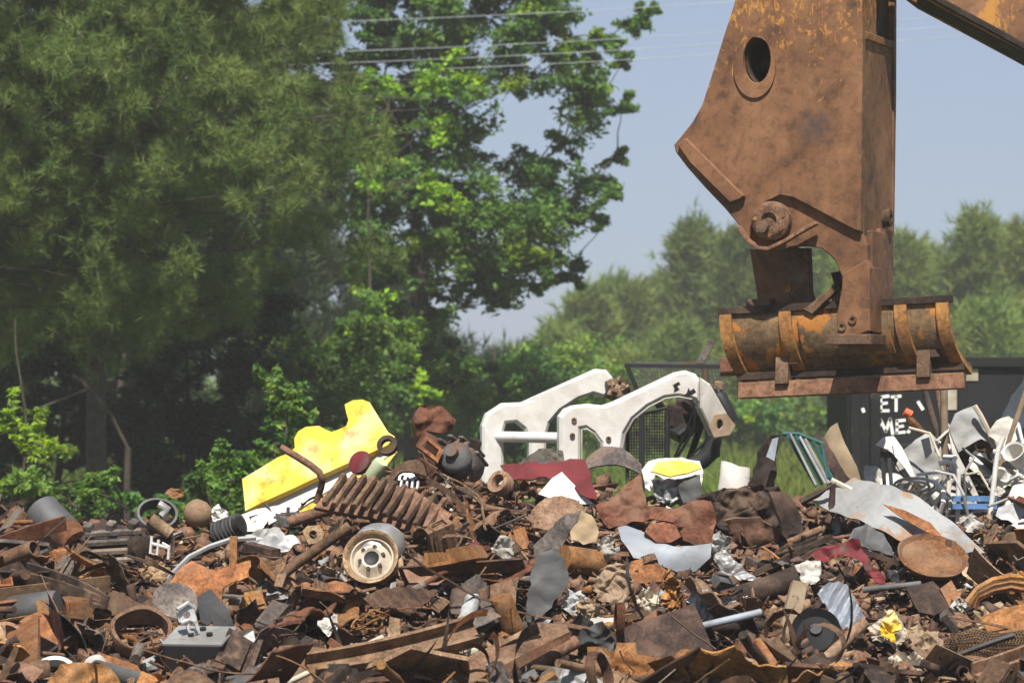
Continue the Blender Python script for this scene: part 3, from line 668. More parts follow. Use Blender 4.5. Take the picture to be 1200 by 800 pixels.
# jaw's flank below the body, pin on it, and the toe
u2 = (1014 - GA[0]) * kg
gbox('jaw_flank', u2 - 12, u2 - 2, 27, 84, -84, 30, 'arm_rust')
gbox('jaw_flank', u2 - 14, u2 - 4, 85, 128, -82, 24, 'rust_brown')
bm = bmesh.new(); lathe(bm, [(.055, 0), (.055, .05), (.026, .05), (.026, .01), (0, .01)], 16, (1, 0, 0), ((ur - 2) * sg, 100 * sg, 48 * sg)); done('flank_pin', bm, 'rust_brown', gr, None, None, .7)
gbox('toe_pad', u2 - 22, u2 + 2, 30, 122, -94, -84.5, 'rust_grey')
# second jaw behind
gplate('back_jaw_plate', [(878, 288), (934, 286), (938, 330), (950, 362), (951, 368), (889, 368), (886, 340)], 78, 12, 'arm_rust')
gplate('back_jaw_flank', [(921, 288), (947, 288), (949, 340), (958, 368), (940, 368), (925, 345)], 56, 14, 'rust_brown')
bm = bmesh.new(); c = gt([(923 - 58 * sth, 336)])[0]; lathe(bm, [(.028, 0), (.028, .02), (0, .02)], 10, (0, -1, 0), (c[0], 58 * sg, c[1])); done('bolt', bm, 'rust_orange', gr)
gplate('linkage_strut', [(941, 362), (975, 334), (981, 339), (951, 368)], 30, 10, 'rust_brown')
gplate('linkage_strut', [(973, 332), (982, 336), (982, 372), (974, 372)], 40, 8, 'rust_tan')
gplate('linkage_block', [(972, 318), (985, 316), (990, 336), (978, 340)], 50, 16, 'rust_dark')
# curved scoop: convex shell sweeping back below, with ribs
bl = emp('scoop_frame', (0, 0, 0)); bl.parent = gr; bl.location = (0, 38 * sg, 0); bl.rotation_euler = (0, R(-2.6), 0)
def prof(t):                     # t 0 top .. 1 bottom: (v depth, w height) in px relative to the anchor row
    a = -.22 + 1.12 * t; return (115 * (1 - math.cos(a)), -60 - 82 * (math.sin(a) + .2182) / (math.sin(.9) + .2182))
def curved(name, u0, u1, proud, mat, t0=0, t1=1, n=12, th=5):
    bm = bmesh.new(); rows = []
    for i in range(n + 1):
        t = t0 + (t1 - t0) * i / n; v, w_ = prof(t); v2, w2 = prof(min(t + .02, 1.02)); tn = Vector((0, v2 - v, w2 - w_)).normalized(); nr = Vector((0, tn.z, -tn.y))  # outward
        if nr.y > 0: nr = -nr
        o1 = Vector((0, v, w_)) + nr * proud; o2 = Vector((0, v, w_)) + nr * (proud - th)
        rows.append([bm.verts.new(Vector((u + 14 * t * t, o.y, o.z)) * sg) for u, o in ((u0, o1), (u1, o1), (u1, o2), (u0, o2))])
    for a, b in zip(rows, rows[1:]):
        for k in range(4): bm.faces.new((a[k], a[(k + 1) % 4], b[(k + 1) % 4], b[k]))
    bm.faces.new(rows[0]); bm.faces.new(rows[-1][::-1])
    return done(name, bm, mat, gr, bl.location, bl.rotation_euler, .6)
UL, UR = (833 - 950) * kg, (1091 - 950) * kg
curved('scoop_shell', UL, UR, 0, 'blade')
for u in (UL, UL + 74, UL + 215, UR - 13): curved('scoop_rib', u - 1, u + 14, 5, 'blade_rib', -.01, 1.0)
curved('wear_strip', UL + 96, UL + 205, 3.4, 'blade', .1, .62, 8, 3)
def bbox_(name, u0, u1, v0, v1, z0, z1, mat, rx=0):
    bm = bmesh.new(); box(bm, ((u0 + u1) / 2 * sg, (v0 + v1) / 2 * sg, (z0 + z1) / 2 * sg), (abs(u1 - u0) * sg, abs(v1 - v0) * sg, abs(z1 - z0) * sg), Euler((R(rx), 0, 0))); return done(name, bm, mat, gr, bl.location, bl.rotation_euler, None, .004)
bbox_('top_rail', UL - 3, UR + 3, -3, 14, -62, -53, 'rust_dark')
bbox_('lip_bar_and_shade', UL + 10, UR + 10, 20, 60, -141, -132, 'rust_dark')  # dark strip standing in for the shadow gap above the lip
bbox_('cutting_lip', UL + 14, UR + 12, 10, 18, -163, -144, 'lip', -8)
bbox_('lip_bar_and_shade', UL + 80, UL + 205, 26, 60, -134, -122, 'rust_red')
for u in (UL + 52, UL + 225): bbox_('lug', u + 10, u + 26, 8, 40, -152, -118, 'rust_brown', -14); bbox_('lug', u + 24, u + 38, 12, 50, -128, -112, 'rust_dark', -10)
bbox_('hanger', UL + 30, UL + 60, 6, 30, -56, -45, 'rust_brown')
bbox_('side_lug', UL - 24, UL - 1, 60, 90, -134, -112, 'rust_red')
COL.objects.unlink(bl); bpy.data.objects.remove(bl)
# boom coming down from outside the frame
bo = emp('excavator_boom', P(1180, -60, YG)); tag(bo, 'sloping rusty excavator boom with streaks of yellow paint above the dumpster', 'excavator boom')
ang = math.atan2(62, 115)
def bomb(name, pts, v0, v1, mat):
    bm = bmesh.new(); flat(bm, tr(pts, 1180, -60, sg), (), 0, (v1 - v0) * sg)
    for q in bm.verts: q.co.y += v0 * sg
    return done(name, bm, mat, bo, None, None, None, .008)
bomb('side_plate', [(935, -190), (1000, -170), (1330, 10), (1330, 120), (1200, 58), (1088, -2), (1000, -70), (930, -140)], 10, 22, 'boom_rust')
bomb('bottom_plate', [(1086, -4), (1330, 128), (1330, 119), (1087, -13)], 6, 110, 'rust_dark')
bomb('far_side_plate', [(935, -190), (1000, -170), (1330, 10), (1330, 120), (1200, 58), (1088, -2), (1000, -70), (930, -140)], 96, 108, 'boom_rust')
bm = bmesh.new(); lathe(bm, [(.16, 0), (.16, .75), (.0, .75)], 24, (0, 1, 0), ((975 - 1180) * sg, -.06, (-60 + 150) * sg)); done('pivot_pin', bm, 'rust_brown', bo, None, None, .7)

# ------------------------------------------------------------------ white loader arms
YL = 21.4; sl = YL / F; LA = (710, 540)
ld = emp('loader_arm_frame', P(LA[0], LA[1], YL), (0, 0, R(9))); tag(ld, 'white painted pair of loader lift arms joined by a cross tube on the heap', 'loader arms'); reg(700, 490, 90, 45, 'the white loader arms')
def larm(name, pts, v, th, mat='white', par=ld, bevel=.02, holes=()):
    bm = bmesh.new(); flat(bm, tr(pts, LA[0], LA[1], sl), [tr(h, LA[0], LA[1], sl) for h in holes], 0, th)
    for q in bm.verts: q.co.y += v
    return done(name, bm, mat, par, None, None, None, bevel)
near = [(655, 575), (655, 488), (662, 479), (672, 475), (690, 473), (708, 475), (722, 470), (795, 436), (806, 434), (818, 438), (824, 446), (822, 470), (812, 467), (796, 464), (780, 466), (760, 476), (742, 491), (732, 508), (729, 530), (729, 546), (706, 546), (706, 535), (704, 519), (695, 507), (686, 501), (680, 502), (680, 575)]
far_ = [(563, 575), (563, 500), (568, 486), (588, 473), (612, 472), (626, 466), (702, 432), (714, 433), (722, 442), (722, 455), (712, 466), (698, 462), (680, 468), (658, 482), (645, 497), (641, 512), (640, 560), (620, 560), (620, 520), (614, 504), (604, 496), (592, 497), (589, 508), (589, 575)]
na = larm('arm', near, 0, .13); fa = larm('arm', [(x + 15, y) for x, y in far_], .55, .13)
larm('end_bracket', [(822, 442), (834, 450), (862, 498), (856, 508), (838, 511), (822, 478)], -.03, .17, 'white_dirty', ld, .01, [ell(845, 497, 4, 6, 10)])
larm('wear_plate', [(838, 486), (853, 484), (864, 499), (857, 510), (838, 513), (832, 500)], -.042, .010, 'tan', ld, .002, [ell(845, 497, 4, 6, 10)])
larm('end_bracket', [(737, 443), (745, 448), (761, 458), (756, 468), (739, 470), (729, 466)], .56, .11, 'rust_tan', ld, .006)
bm = bmesh.new()
for i in range(9): q = P(740 + rnd.uniform(-14, 14), 452 + rnd.uniform(-9, 10), YL + .5) - P(*LA, YL); box(bm, q, (rnd.uniform(.02, .06), .08, rnd.uniform(.015, .05)), Euler((rnd.random(), rnd.random() * 3, 0)))
done('linkage', bm, 'rust_tan', ld)
bm = bmesh.new(); tube(bm, [P(594, 511, YL + .6) - P(*LA, YL), P(666, 513, YL + .08) - P(*LA, YL)], 6.5 * sl, 12); done('cross_tube', bm, 'white', ld, None, None, .8)
for (x, y) in ((672, 492), (670, 510), (713, 514)):
    bm = bmesh.new(); c = tr([(x, y)], LA[0], LA[1], sl)[0]; lathe(bm, [(.018, 0), (.018, .012), (.008, .012), (.008, .002), (0, .002)], 10, (0, -1, 0), (c[0], 0, c[1])); done('pin_hole', bm, 'rust_brown', na, None, None, .7)
# welded rim strips and grease fittings on the near arm
def rim(pts, name, mat):
    bm = bmesh.new(); L_ = tr(pts, LA[0], LA[1], sl); tube(bm, [(x, -.004, z) for x, z in L_], .006, 5); done(name, bm, mat, na, None, None, .8)
rim([(729, 528), (733, 508), (743, 491), (761, 477), (781, 467), (797, 465), (813, 468)], 'weld_bead', 'white_dirty'); rim([(681, 540), (681, 503), (687, 502), (696, 508), (705, 520), (707, 540)], 'weld_bead', 'white_dirty')
# dark sticker marks on the near arm
bm = bmesh.new()
for pts in ([(790, 451), (797, 447), (799, 450), (795, 452), (798, 456), (791, 460), (792, 455)], [(803, 463), (815, 455), (818, 459), (806, 467)], [(806, 462), (809, 454), (811, 459)]):
    flat(bm, tr(pts, LA[0], LA[1], sl), (), 0, .002)
for v in bm.verts: v.co.y -= .003
done('sticker', bm, 'black', na)
# dark loader cab wreck behind the arms: mesh screen, top frame, hose arch, cylinder
YB = 22.3; cabA = (780, 560); cb = emp('loader_cab_wreck', P(*cabA, YB)); tag(cb, 'black wrecked loader cab with wire mesh screen behind the white arms', 'cab'); reg(790, 480, 50, 45, 'the wrecked cab')
o_ = P(*cabA, YB)
def cbar(name, pts, r, mat='black', n=6):
    bm = bmesh.new(); tube(bm, [P(p[0], p[1], YB + (p[2] if len(p) > 2 else 0)) - o_ for p in pts], r * YB / F, n); return done(name, bm, mat, cb, None, None, .8)
cbar('top_rail', [(732, 428), (852, 430)], 3.2, 'black', 4); cbar('post', [(734, 427), (752, 470), (752, 575)], 4, 'black', 4); cbar('rear_rail', [(735, 426, .5), (850, 424, .5)], 2.2, 'grey', 4)
fr = cbar('screen_frame', [(735, 508), (735, 560)], 2.2); cbar('screen_frame', [(782, 480), (782, 580)], 3); cbar('screen_frame', [(745, 486), (782, 478)], 2.2); cbar('screen_frame', [(735, 508), (745, 486)], 2.2)
bm = bmesh.new()
for i in range(17):
    x = 734 + i * 3; tube(bm, [P(x, 482, YB) - o_, P(x, 572, YB) - o_], .0042, 4)
for i in range(24):
    y = 484 + i * 3.7; tube(bm, [P(733, y, YB) - o_, P(783, y, YB) - o_], .0042, 4)
tag(done('mesh_screen', bm, 'black', cb), kind='stuff')
bm = bmesh.new()
for i in range(26):
    x = 745 + i * 4; tube(bm, [P(x, 430, YB + .45) - o_, P(x + 8, 466, YB + .45) - o_], .004, 4)
for i in range(9): tube(bm, [P(744, 432 + i * 4, YB + .45) - o_, P(850, 432 + i * 4, YB + .45) - o_], .004, 4)
tag(done('mesh_screen', bm, 'grey', cb), kind='stuff')
bm = bmesh.new(); pts = [P(835, 500, YB) - o_, P(836, 515, YB) - o_, P(832, 530, YB) - o_, P(822, 540, YB) - o_, P(806, 546, YB) - o_, P(788, 548, YB) - o_]
tube(bm, pts, [10 * sl, 11 * sl, 12 * sl, 11 * sl, 9 * sl, 8 * sl], 10); done('curved_fender', bm, 'black', cb, None, None, .8)
bm = bmesh.new(); box(bm, P(800, 490, YB + .1) - o_, (.22, .15, .16), Euler((.1, .2, .3))); done('gearbox', bm, 'rust_dark', cb, None, None, None, .015)
bm = bmesh.new(); lathe(bm, [(0, 0), (.05, 0), (.055, .03), (.055, .20), (.03, .23), (0, .23)], 14, (-.45, 0, .9), P(858, 495, YB - .3) - o_); done('hydraulic_canister', bm, 'black', cb, None, None, .7)
bm = bmesh.new(); tube(bm, [P(826, 455, YB) - o_, P(845, 470, YB) - o_, P(852, 490, YB) - o_], .012, 6); tube(bm, [P(820, 452, YB) - o_, P(848, 462, YB) - o_, P(858, 486, YB) - o_], .01, 6); done('hose', bm, 'black', cb, None, None, .8)
bm = bmesh.new(); flat(bm, tr([(818, 425), (833, 396), (839, 400), (836, 410), (826, 428)], *cabA, YB / F), (), 0, .02)
for v in bm.verts: v.co.y += .2
done('exhaust_blade', bm, 'rust_grey', cb, None, None, None, .004)
cbar('exhaust_stack', [(826, 426, .2), (828, 480, .2), (800, 560, .2)], 4, 'rust_dark', 8)
for (x, y, a, b_, c, m_) in ((812, 478, .16, .2, .1, 'rust_dark'), (795, 505, .1, .18, .12, 'black'), (822, 462, .08, .12, .06, 'rust_grey'), (842, 452, .07, .1, .07, 'rust_tan'), (806, 448, .1, .1, .05, 'black'), (770, 470, .12, .1, .06, 'rust_dark')):
    bm = bmesh.new(); box(bm, P(x, y, YB + .05) - o_, (a, b_, c), Euler((rnd.random(), rnd.random(), rnd.random()))); done('machine_block', bm, m_, cb, None, None, None, .012)
for k_ in range(6):
    x = 800 + k_ * 8; cbar('hose', [(x, 452 + rnd.uniform(-5, 8), -.05), (x + rnd.uniform(5, 18), 475 + rnd.uniform(-5, 5), -.12), (x + rnd.uniform(-5, 20), 505 + rnd.uniform(-8, 8), -.05), (x + rnd.uniform(-20, 5), 535, 0)], 1.8, 'black', 5)
for x in (752, 782, 800): cbar('foot', [(x, 545), (x, 640)], 3.5, 'rust_dark', 5)

# ------------------------------------------------------------------ black dumpster with hand-painted letters
YD = 30.0; sdp = YD / F; dm = emp('dumpster', P(1010, 440, YD) * Vector((1, 1, 0)) if False else Vector((P(1010, 0, YD).x, YD, 0)))
tag(dm, 'large black steel dumpster with white hand-painted letters behind the light scrap', 'dumpster'); reg(1160, 440, 5, 5, None)
def dz(y): return P(0, y, YD).z
def dx(x): return (x - 1010) * sdp
def dbox(name, x0, x1, y0, y1, v0, v1, mat='dumpster', bevel=.006, par=dm):
    bm = bmesh.new(); z0, z1 = sorted((max(0.01, dz(y0)), max(0.01, dz(y1)))); box(bm, ((dx(x0) + dx(x1)) / 2, (v0 + v1) / 2, (z0 + z1) / 2), (dx(x1) - dx(x0), v1 - v0, z1 - z0)); return done(name, bm, mat, par, None, None, None, bevel)
dbox('front_panel', 994, 1420, 426, 712, 0, .03)
dbox('far_panel', 994, 1420, 426, 712, 1.9, 1.93)
dbox('end_panel', 992, 998, 427, 712, .04, 1.89)
dbox('floor_panel', 1000, 1418, 700, 712, .04, 1.88)
dbox('top_rail', 990, 1424, 418, 430, -.05, .05); dbox('top_rail', 990, 1424, 418, 430, 1.88, 1.98)
for x in (996, 1019, 1122, 1240, 1340): dbox('stiffener_post', x, x + (12 if x < 1100 else 9), 431, 712, -.075, -.002)
for y in (520, 610): dbox('cross_rail', 1032, 1118, y, y + 9, -.06, -.002)
def stroke(strokes, name):
    bm = bmesh.new()
    for st in strokes:
        for a, b in zip(st, st[1:]):
            p, q = Vector((dx(a[0]), -.006, dz(a[1]))), Vector((dx(b[0]), -.006, dz(b[1]))); d = q - p
            box(bm, (p + q) / 2, (d.length + .018, .004, .024 + .006 * rnd.random()), Euler((0, -math.atan2(d.z, d.x), 0)))
    done(name, bm, 'mark', dm)
stroke([[(1032, 465), (1032, 481), (1041, 481)], [(1032, 465), (1041, 464)], [(1032, 473), (1039, 472)]], 'painted_letter_e')
stroke([[(1045, 465), (1055, 464)], [(1050, 465), (1050, 481)]], 'painted_letter_t')
stroke([[(1029, 509), (1032, 492), (1038, 505), (1043, 491), (1046, 508)]], 'painted_letter_m')
stroke([[(1051, 493), (1051, 507), (1060, 506)], [(1051, 493), (1060, 492)], [(1051, 500), (1058, 499)]], 'painted_letter_e')
for st in ([(1023, 476), (1023.8, 479)], [(1011, 479), (1012, 482)], [(1064, 505), (1065, 506)]): stroke([st], 'paint_dot')
stroke([[(1076, 471), (1081, 479)]], 'paint_stroke')
dbox('paper_notice', 1129, 1146, 432, 446, -.012, -.004, 'paper', 0); dbox('paper_notice', 1108, 1121, 455, 480, -.012, -.004, 'paper', 0)
# ------------------------------------------------------------------ recognisable things in the heap, one by one
# --- yellow sheet with scalloped edge and white stripe
ys_ = emp('yellow_sheet', P(372, 560, 18.75)); tag(ys_, 'yellow plastic sheet with scalloped top edge and white stripe, leaning on the heap', 'plastic sheet'); reg(370, 545, 70, 40, 'the yellow sheet')
plate('panel', [(286, 560), (307, 547), (325, 535), (338, 530), (343, 524), (340, 513), (343, 505), (351, 500), (367, 499), (375, 503), (384, 506), (392, 503), (400, 499), (401, 492), (396, 482), (393, 474), (402, 469), (413, 468), (422, 471), (435, 487), (450, 505), (459, 510), (452, 520), (420, 537), (370, 562), (298, 597)], None, None, 'yellow', 18.7, .05, -18, 28, 3, .006, 3, 0, lambda u, v: .0012 * u * u * .3, (), None, ys_)
plate('stripe', [(298, 598), (370, 563), (420, 538), (453, 520), (458, 528), (430, 545), (385, 575), (350, 600), (300, 616)], None, None, 'white', 18.66, .012, -18, 28, 2, .004, 3, 0, lambda u, v: .0012 * u * u * .3, (), None, ys_)
plate('lower_panel', [(432, 546), (458, 530), (440, 560), (400, 585), (378, 600), (345, 612), (352, 601), (386, 576)], None, None, 'yellow', 18.6, .012, -18, 28, 2, .004, 3, 0, None, (), None, ys_)
plate('torn_white_sheet', [(274, 606), (300, 597), (326, 592), (330, 606), (300, 622), (282, 622)], 'white torn panel with a hole below the yellow sheet', 'panel', 'white', None, .006, 10, 25, 2, .01, holes=[[(292, 605), (304, 602), (303, 610), (294, 613)]], land='the torn white panel')
bar('bent_pipe', [(329, 524, -.05), (345, 533, -.06), (364, 545, -.08), (374, 553, -.08), (378, 562, -.06), (376, 572), (370, 590)], 4.2, 'rusty bent pipe standing in front of the yellow sheet', 'pipe', 'rust_brown', 18.2, land='the bent pipe')
bar('rusty_pipe', [(338, 612), (380, 598), (425, 586)], 7, 'thick rusty pipe lying below the slotted grating', 'pipe', 'rust_brown', land='the thick pipe')
for i, pts in enumerate(([(310, 590), (318, 600), (330, 612)], [(337, 612), (338, 594)], [(312, 606), (322, 596)])):
    bar('bent_strap', [(p[0], p[1], -.03) for p in pts], [3, 2.2, 4][i], 'short dark bent strap standing below the yellow sheet', 'strap', 'grey', None, 5, reg_=False)['group'] = 'short straps below the yellow sheet'
# --- slotted grating
ga = emp('slotted_grating', P(448, 592, dep(448, 612) - .1)); tag(ga, 'rusty slotted cast grating lying slanted on the heap crest', 'grating'); reg(448, 592, 75, 30, 'the slotted grating')
Yg2 = dep(448, 612) - .1; sq = Yg2 / F
gp = [(368, 594), (398, 560), (430, 560), (484, 574), (530, 602), (508, 626), (470, 618), (438, 606), (400, 600)]
hs = []
for i, (x, y) in enumerate(((394, 580), (411, 583), (441, 593), (456, 597), (473, 601), (430, 575), (448, 580))): hs.append([(x - 5, y + 2), (x - 1, y - 4), (x + 5, y - 3), (x + 1, y + 3)])
plate('base_plate', gp, None, None, 'rust_brown', Yg2, .03, 0, 35, 0, 0, holes=hs, parent=ga)
for i in range(11):
    t = i / 10; x = 394 + t * 118; y = 563 + 9 * t + (30 * max(0, t - .35))
    bm = bmesh.new(); a = P(x + 10, y - 4, Yg2 + .10) - ga.location; b = P(x - 14, y + 30, Yg2 - .14) - ga.location; d = b - a
    box(bm, (0, 0, 0), (.028, d.length, .035)); done('rib', bm, 'rust_brown', ga, (a + b) / 2 + Vector((0, -.01, .012)), d.to_track_quat('Y', 'Z').to_euler(), None, .004)
# --- things around the crest beside it
turn('red_disc', 422, 542, [(0, 5), (8, 5), (14, 3), (15, 0), (14, -4), (0, -4)], (-.5, -.75, .4), 'dark red round lid beside the yellow sheet', 'lid', 'red', 18.4, land='the red lid')
turn('light_canister', 440, 552, [(0, 16), (8, 15), (9, 12), (9, -10), (8, -12), (0, -12)], (.5, -.35, .75), 'pale green and white canister beside the dark red lid', 'canister', 'lightgreen', 18.3, land='the pale canister')
turn('brown_ring', 454, 522, [(12, 4), (12, -4), (7, -4), (7, 4)], (-.2, -.85, .4), 'dark brown ring above the pale canister', 'ring', 'rust_dark', 18.45, closed=True)
cm = emp('chrome_comb', P(476, 562, 18.1)); tag(cm, 'shiny chrome toothed part under a rusty cover', 'machine part'); reg(476, 562, 16, 14, 'the chrome comb')
plate('plate', [(462, 560), (480, 550), (490, 562), (474, 574)], None, None, 'alu', 18.1, .03, 0, 30, 1, 0, parent=ca if False else cm)
for i in range(5): bar('tooth', [(466 + 6 * i, 555 + 2 * i), (462 + 6.5 * i, 574 + 2 * i, -.06)], 1.9, None, None, 'alu', 18.06, 6, parent=cm)
plate('rusty_curved_sheet', [(446, 560), (462, 545), (486, 536), (500, 540), (496, 550), (470, 552), (456, 566)], 'curved rusty cover over the chrome comb', 'cover', 'rust_brown', 18.0, .02, -10, 30, 3, .015, 5, 0, lambda u, v: .03 * u * u)
# red-brown machine stack on the peak
plate('crumpled_housing', [(486, 482), (494, 474), (512, 472), (524, 480), (534, 490), (530, 502), (516, 508), (500, 506), (488, 518), (484, 500)], 'crumpled red-brown housing on the peak of the heap', 'housing', 'rust_red', 18.5, .05, 15, 10, 4, .05, 7, .7, land='the red-brown housing')
boxy('square_duct', 505, 524, 26, 30, 22, (20, 28, 20), 'short red-brown square duct below the crumpled housing', 'duct', 'rust_red', 18.35, land='the square duct')
plate('rusty_tray', [(489, 523), (500, 510), (520, 527), (512, 542)], 'rusty orange tray facing out below the crumpled housing', 'tray', 'rust_orange', 18.15, .03, 10, 20, 2, .004, holes=[[(495, 523), (501, 516), (514, 527), (510, 535)]])
boxy('rusty_block', 498, 549, 24, 24, 22, (15, 30, 10), 'brown iron block beside the chrome comb', 'iron block', 'rust_red', 18.2)
mo = emp('electric_motor', P(540, 542, 18.35)); tag(mo, 'grey-brown electric motor with round end bell on the heap crest', 'motor'); reg(540, 542, 28, 30, 'the grey motor')
turn('casing', 540, 542, [(0, 24), (14, 24), (22, 18), (25, 10), (26, -14), (20, -24), (0, -24)], (-.25, -.8, .45), None, None, 'rust_grey', 18.35, 22, parent=mo, dent=.01)
turn('end_bell', 534, 537, [(0, 20), (7, 20), (8, 12), (16, 9), (20, 4), (20, 0)], (-.25, -.8, .45), None, None, 'grey', 18.22, 18, parent=mo)
for a in range(5): boxy('fin', 540 + 24 * math.cos(a * .5 + .2), 542 - 24 * math.sin(a * .5 + .2), 7, 40, 4, (-25, 0, -20 - a * 5), None, None, 'rust_grey', 18.35, parent=mo)
boxy('terminal_box', 556, 520, 14, 14, 12, (10, 20, 10), None, None, 'rust_dark', 18.3, parent=mo)
bar('curved_strip', [(500, 562), (516, 570), (530, 580), (542, 594), (549, 606)], 4.2, 'rusty curved flat strip below the grey motor', 'strip', 'rust_brown', None, 4, land='the curved strip')
turn('tan_ring', 586, 566, [(14, 6), (15, 0), (14, -8), (9, -8), (8, 0), (9, 6)], (-.55, -.7, .45), 'tan rusty pipe collar beside the maroon panel', 'collar', 'rust_tan', 18.1, closed=True, land='the tan collar')
# --- maroon panel etc. in front of the loader arms
plate('car_body_sheet', [(583, 546), (600, 543), (650, 542), (664, 538), (682, 538), (692, 556), (702, 586), (690, 582), (668, 566), (640, 560), (600, 562)], 'dark maroon painted car body panel in front of the loader arms', 'car panel', 'maroon', 18.35, .01, -12, 35, 4, .02, 4, .2, None, (), 'the maroon panel')
plate('grey_slatted_sheet', [(603, 545), (632, 526), (660, 528), (662, 546)], 'grey ribbed sheet behind the maroon panel', 'sheet', 'rust_grey', 18.9, .01, 0, 40, 3, .004, 4, 0, lambda u, v: 2 * math.sin(u * .8))
plate('brown_hood', [(682, 543), (688, 530), (706, 523), (730, 524), (752, 536), (754, 548), (720, 544)], 'grey-brown domed sheet in front of the near loader arm', 'sheet', 'rust_grey', 18.7, .01, 0, 45, 3, .01, 4, 0, lambda u, v: .01 * u * u)
plate('white_sheet', [(630, 578), (648, 560), (660, 553), (694, 590), (676, 590), (650, 585)], 'clean white triangular sheet beside the maroon panel', 'sheet', 'white', 18.25, .006, 10, 25, 2, .006, land='the white triangular sheet')
plate('tan_disc', [(619, 603), (626, 592), (640, 584), (658, 581), (676, 584), (688, 592), (684, 600), (668, 612), (640, 620), (624, 614)], 'cream and rust half round lid below the white triangular sheet', 'lid', 'rust_tan', 18.0, .02, 0, 30, 3, .01, 4, 0, lambda u, v: .008 * u * u, land='the half round lid')
for i in range(3): bar('thin_rod', [(618 + i * 4, 590 + i * 7), (660 + i * 3, 606 + i * 6)], 1.3, 'thin dark rod lying across the half round lid', 'rod', 'rust_dark', 17.75, 5, reg_=False)['group'] = 'thin rods on the half round lid'
plate('saddle_sheet', [(698, 590), (712, 586), (730, 572), (747, 552), (752, 570), (758, 592), (775, 594), (800, 590), (834, 588), (838, 610), (836, 634), (815, 622), (790, 612), (760, 608), (735, 612), (716, 618), (704, 606)], 'big saddle-shaped rusty orange-brown sheet in the middle of the crest', 'sheet', 'rust_red', 18.05, .008, -8, 30, 5, .035, 6, .7, None, (), 'the saddle-shaped sheet')
ap = emp('crushed_appliance', P(787, 565, 18.3)); tag(ap, 'crushed white appliance with a yellow stained top behind the saddle-shaped sheet', 'appliance'); reg(787, 562, 36, 26, 'the crushed appliance')
plate('top', [(762, 552), (770, 541), (795, 539), (815, 542), (822, 548), (806, 554), (785, 557)], None, None, 'yellow', 18.22, .01, 0, 40, 3, .01, parent=ap)
plate('rim', [(752, 550), (760, 540), (772, 537), (800, 536), (820, 540), (824, 552), (822, 570), (816, 556), (800, 560), (780, 562), (768, 556), (762, 575), (756, 570)], None, None, 'white', 18.35, .012, 0, 20, 5, .012, 13, .7, parent=ap)
plate('side', [(762, 560), (785, 562), (808, 560), (820, 560), (820, 588), (790, 590), (770, 588)], None, None, 'alu', 18.28, .01, 0, 10, 5, .04, 14, 1.0, parent=ap)
plate('dark_side', [(792, 562), (820, 556), (824, 585), (800, 590)], None, None, 'grey', 18.22, .01, 0, 10, 3, .03, 8, .5, parent=ap)
plate('torn_basin', [(842, 572), (846, 538), (852, 540), (866, 546), (880, 546), (878, 572)], 'pointed white torn plastic piece standing on the crest', 'plastic piece', 'white', 18.5, .012, 0, 10, 3, .015, 6, 0, lambda u, v: .03 * u * u, land='the pointed white piece')
# duct, copper-red blocks
plate('grey_trough', [(725, 612), (735, 608), (757, 622), (760, 630), (790, 640), (812, 640), (834, 636), (832, 652), (815, 664), (798, 666), (765, 656), (742, 652), (728, 632)], 'bent blue-grey sheet metal trough below the saddle-shaped sheet', 'trough', 'steelblue', 17.3, .008, 0, 35, 4, .012, 4, 0, lambda u, v: .035 * (v + 4) ** 2 * .4, (), 'the blue-grey trough')
for pts in ([(756, 622), (762, 613), (778, 610), (793, 614), (798, 628), (785, 634), (768, 633)], [(797, 622), (808, 614), (826, 614), (836, 622), (834, 634), (814, 637), (800, 632)]):
    plate('rusty_casting', pts, 'worn rust-red casting resting in the blue-grey trough', 'casting', 'rust_red', 17.2, .09, 6, 30, 3, .012, 9, .4, lambda u, v: .02 * v * v)['group'] = 'rust-red castings in the trough'
# dark crumpled box right of centre
db = emp('crumpled_drum', P(880, 605, 17.75)); tag(db, 'big crumpled dark brown sheet-iron drum on the crest beside the saddle-shaped sheet', 'drum'); reg(880, 605, 60, 36, 'the crumpled dark drum')
plate('wall', [(820, 572), (850, 570), (880, 569), (913, 567), (925, 580), (943, 606), (936, 630), (927, 645), (895, 640), (867, 628), (845, 618), (833, 598), (822, 590)], None, None, 'rust_dark', 17.75, .02, 0, 18, 5, .055, 8, 1.3, lambda u, v: .008 * u * u, (), None, db)
plate('end_wall', [(905, 575), (925, 578), (944, 607), (930, 645), (915, 625)], None, None, 'rust_dark', 17.6, .02, 35, 10, 3, .03, 5, .5, None, (), None, db)
plate('inner_wall', [(850, 610), (890, 606), (915, 622), (910, 650), (870, 645)], None, None, 'rust_brown', 17.65, .02, 0, -15, 3, .04, 6, .5, None, (), None, db)
plate('upright_sheet', [(876, 568), (884, 548), (896, 522), (906, 510), (919, 510), (912, 540), (905, 572)], 'dark brown panel standing upright beside the teal frame', 'panel', 'rust_dark', 18.5, .03, 20, 12, 3, .03, 6, .3, None, (), 'the upright dark panel')
plate('blue_grey_strip', [(897, 535), (907, 514), (914, 512), (906, 540)], 'small blue-grey strip on the upright dark panel', 'strip', 'steelblue', 18.35, .01, 20, 12, 1, .005)
tf = emp('teal_frame', P(945, 540, 18.6)); tag(tf, 'dark teal tubular chair frame with pale worn slats beside the tan bent plate', 'chair frame'); reg(945, 540, 25, 30, 'the teal frame')
bar('rail', [(917, 508), (935, 508), (965, 520)], 2.6, None, None, 'teal', 18.6, 8, parent=tf)
for a, b, c in (((922, 510), (957, 570), 'teal'), ((932, 510), (963, 568), 'teal'), ((943, 514), (971, 566), 'galv'), ((952, 516), (978, 566), 'teal'), ((963, 519), (970, 560), 'teal')): bar('slat', [(*a,), (*b, -.05)], 2.2, None, None, c, 18.58, 6, parent=tf)
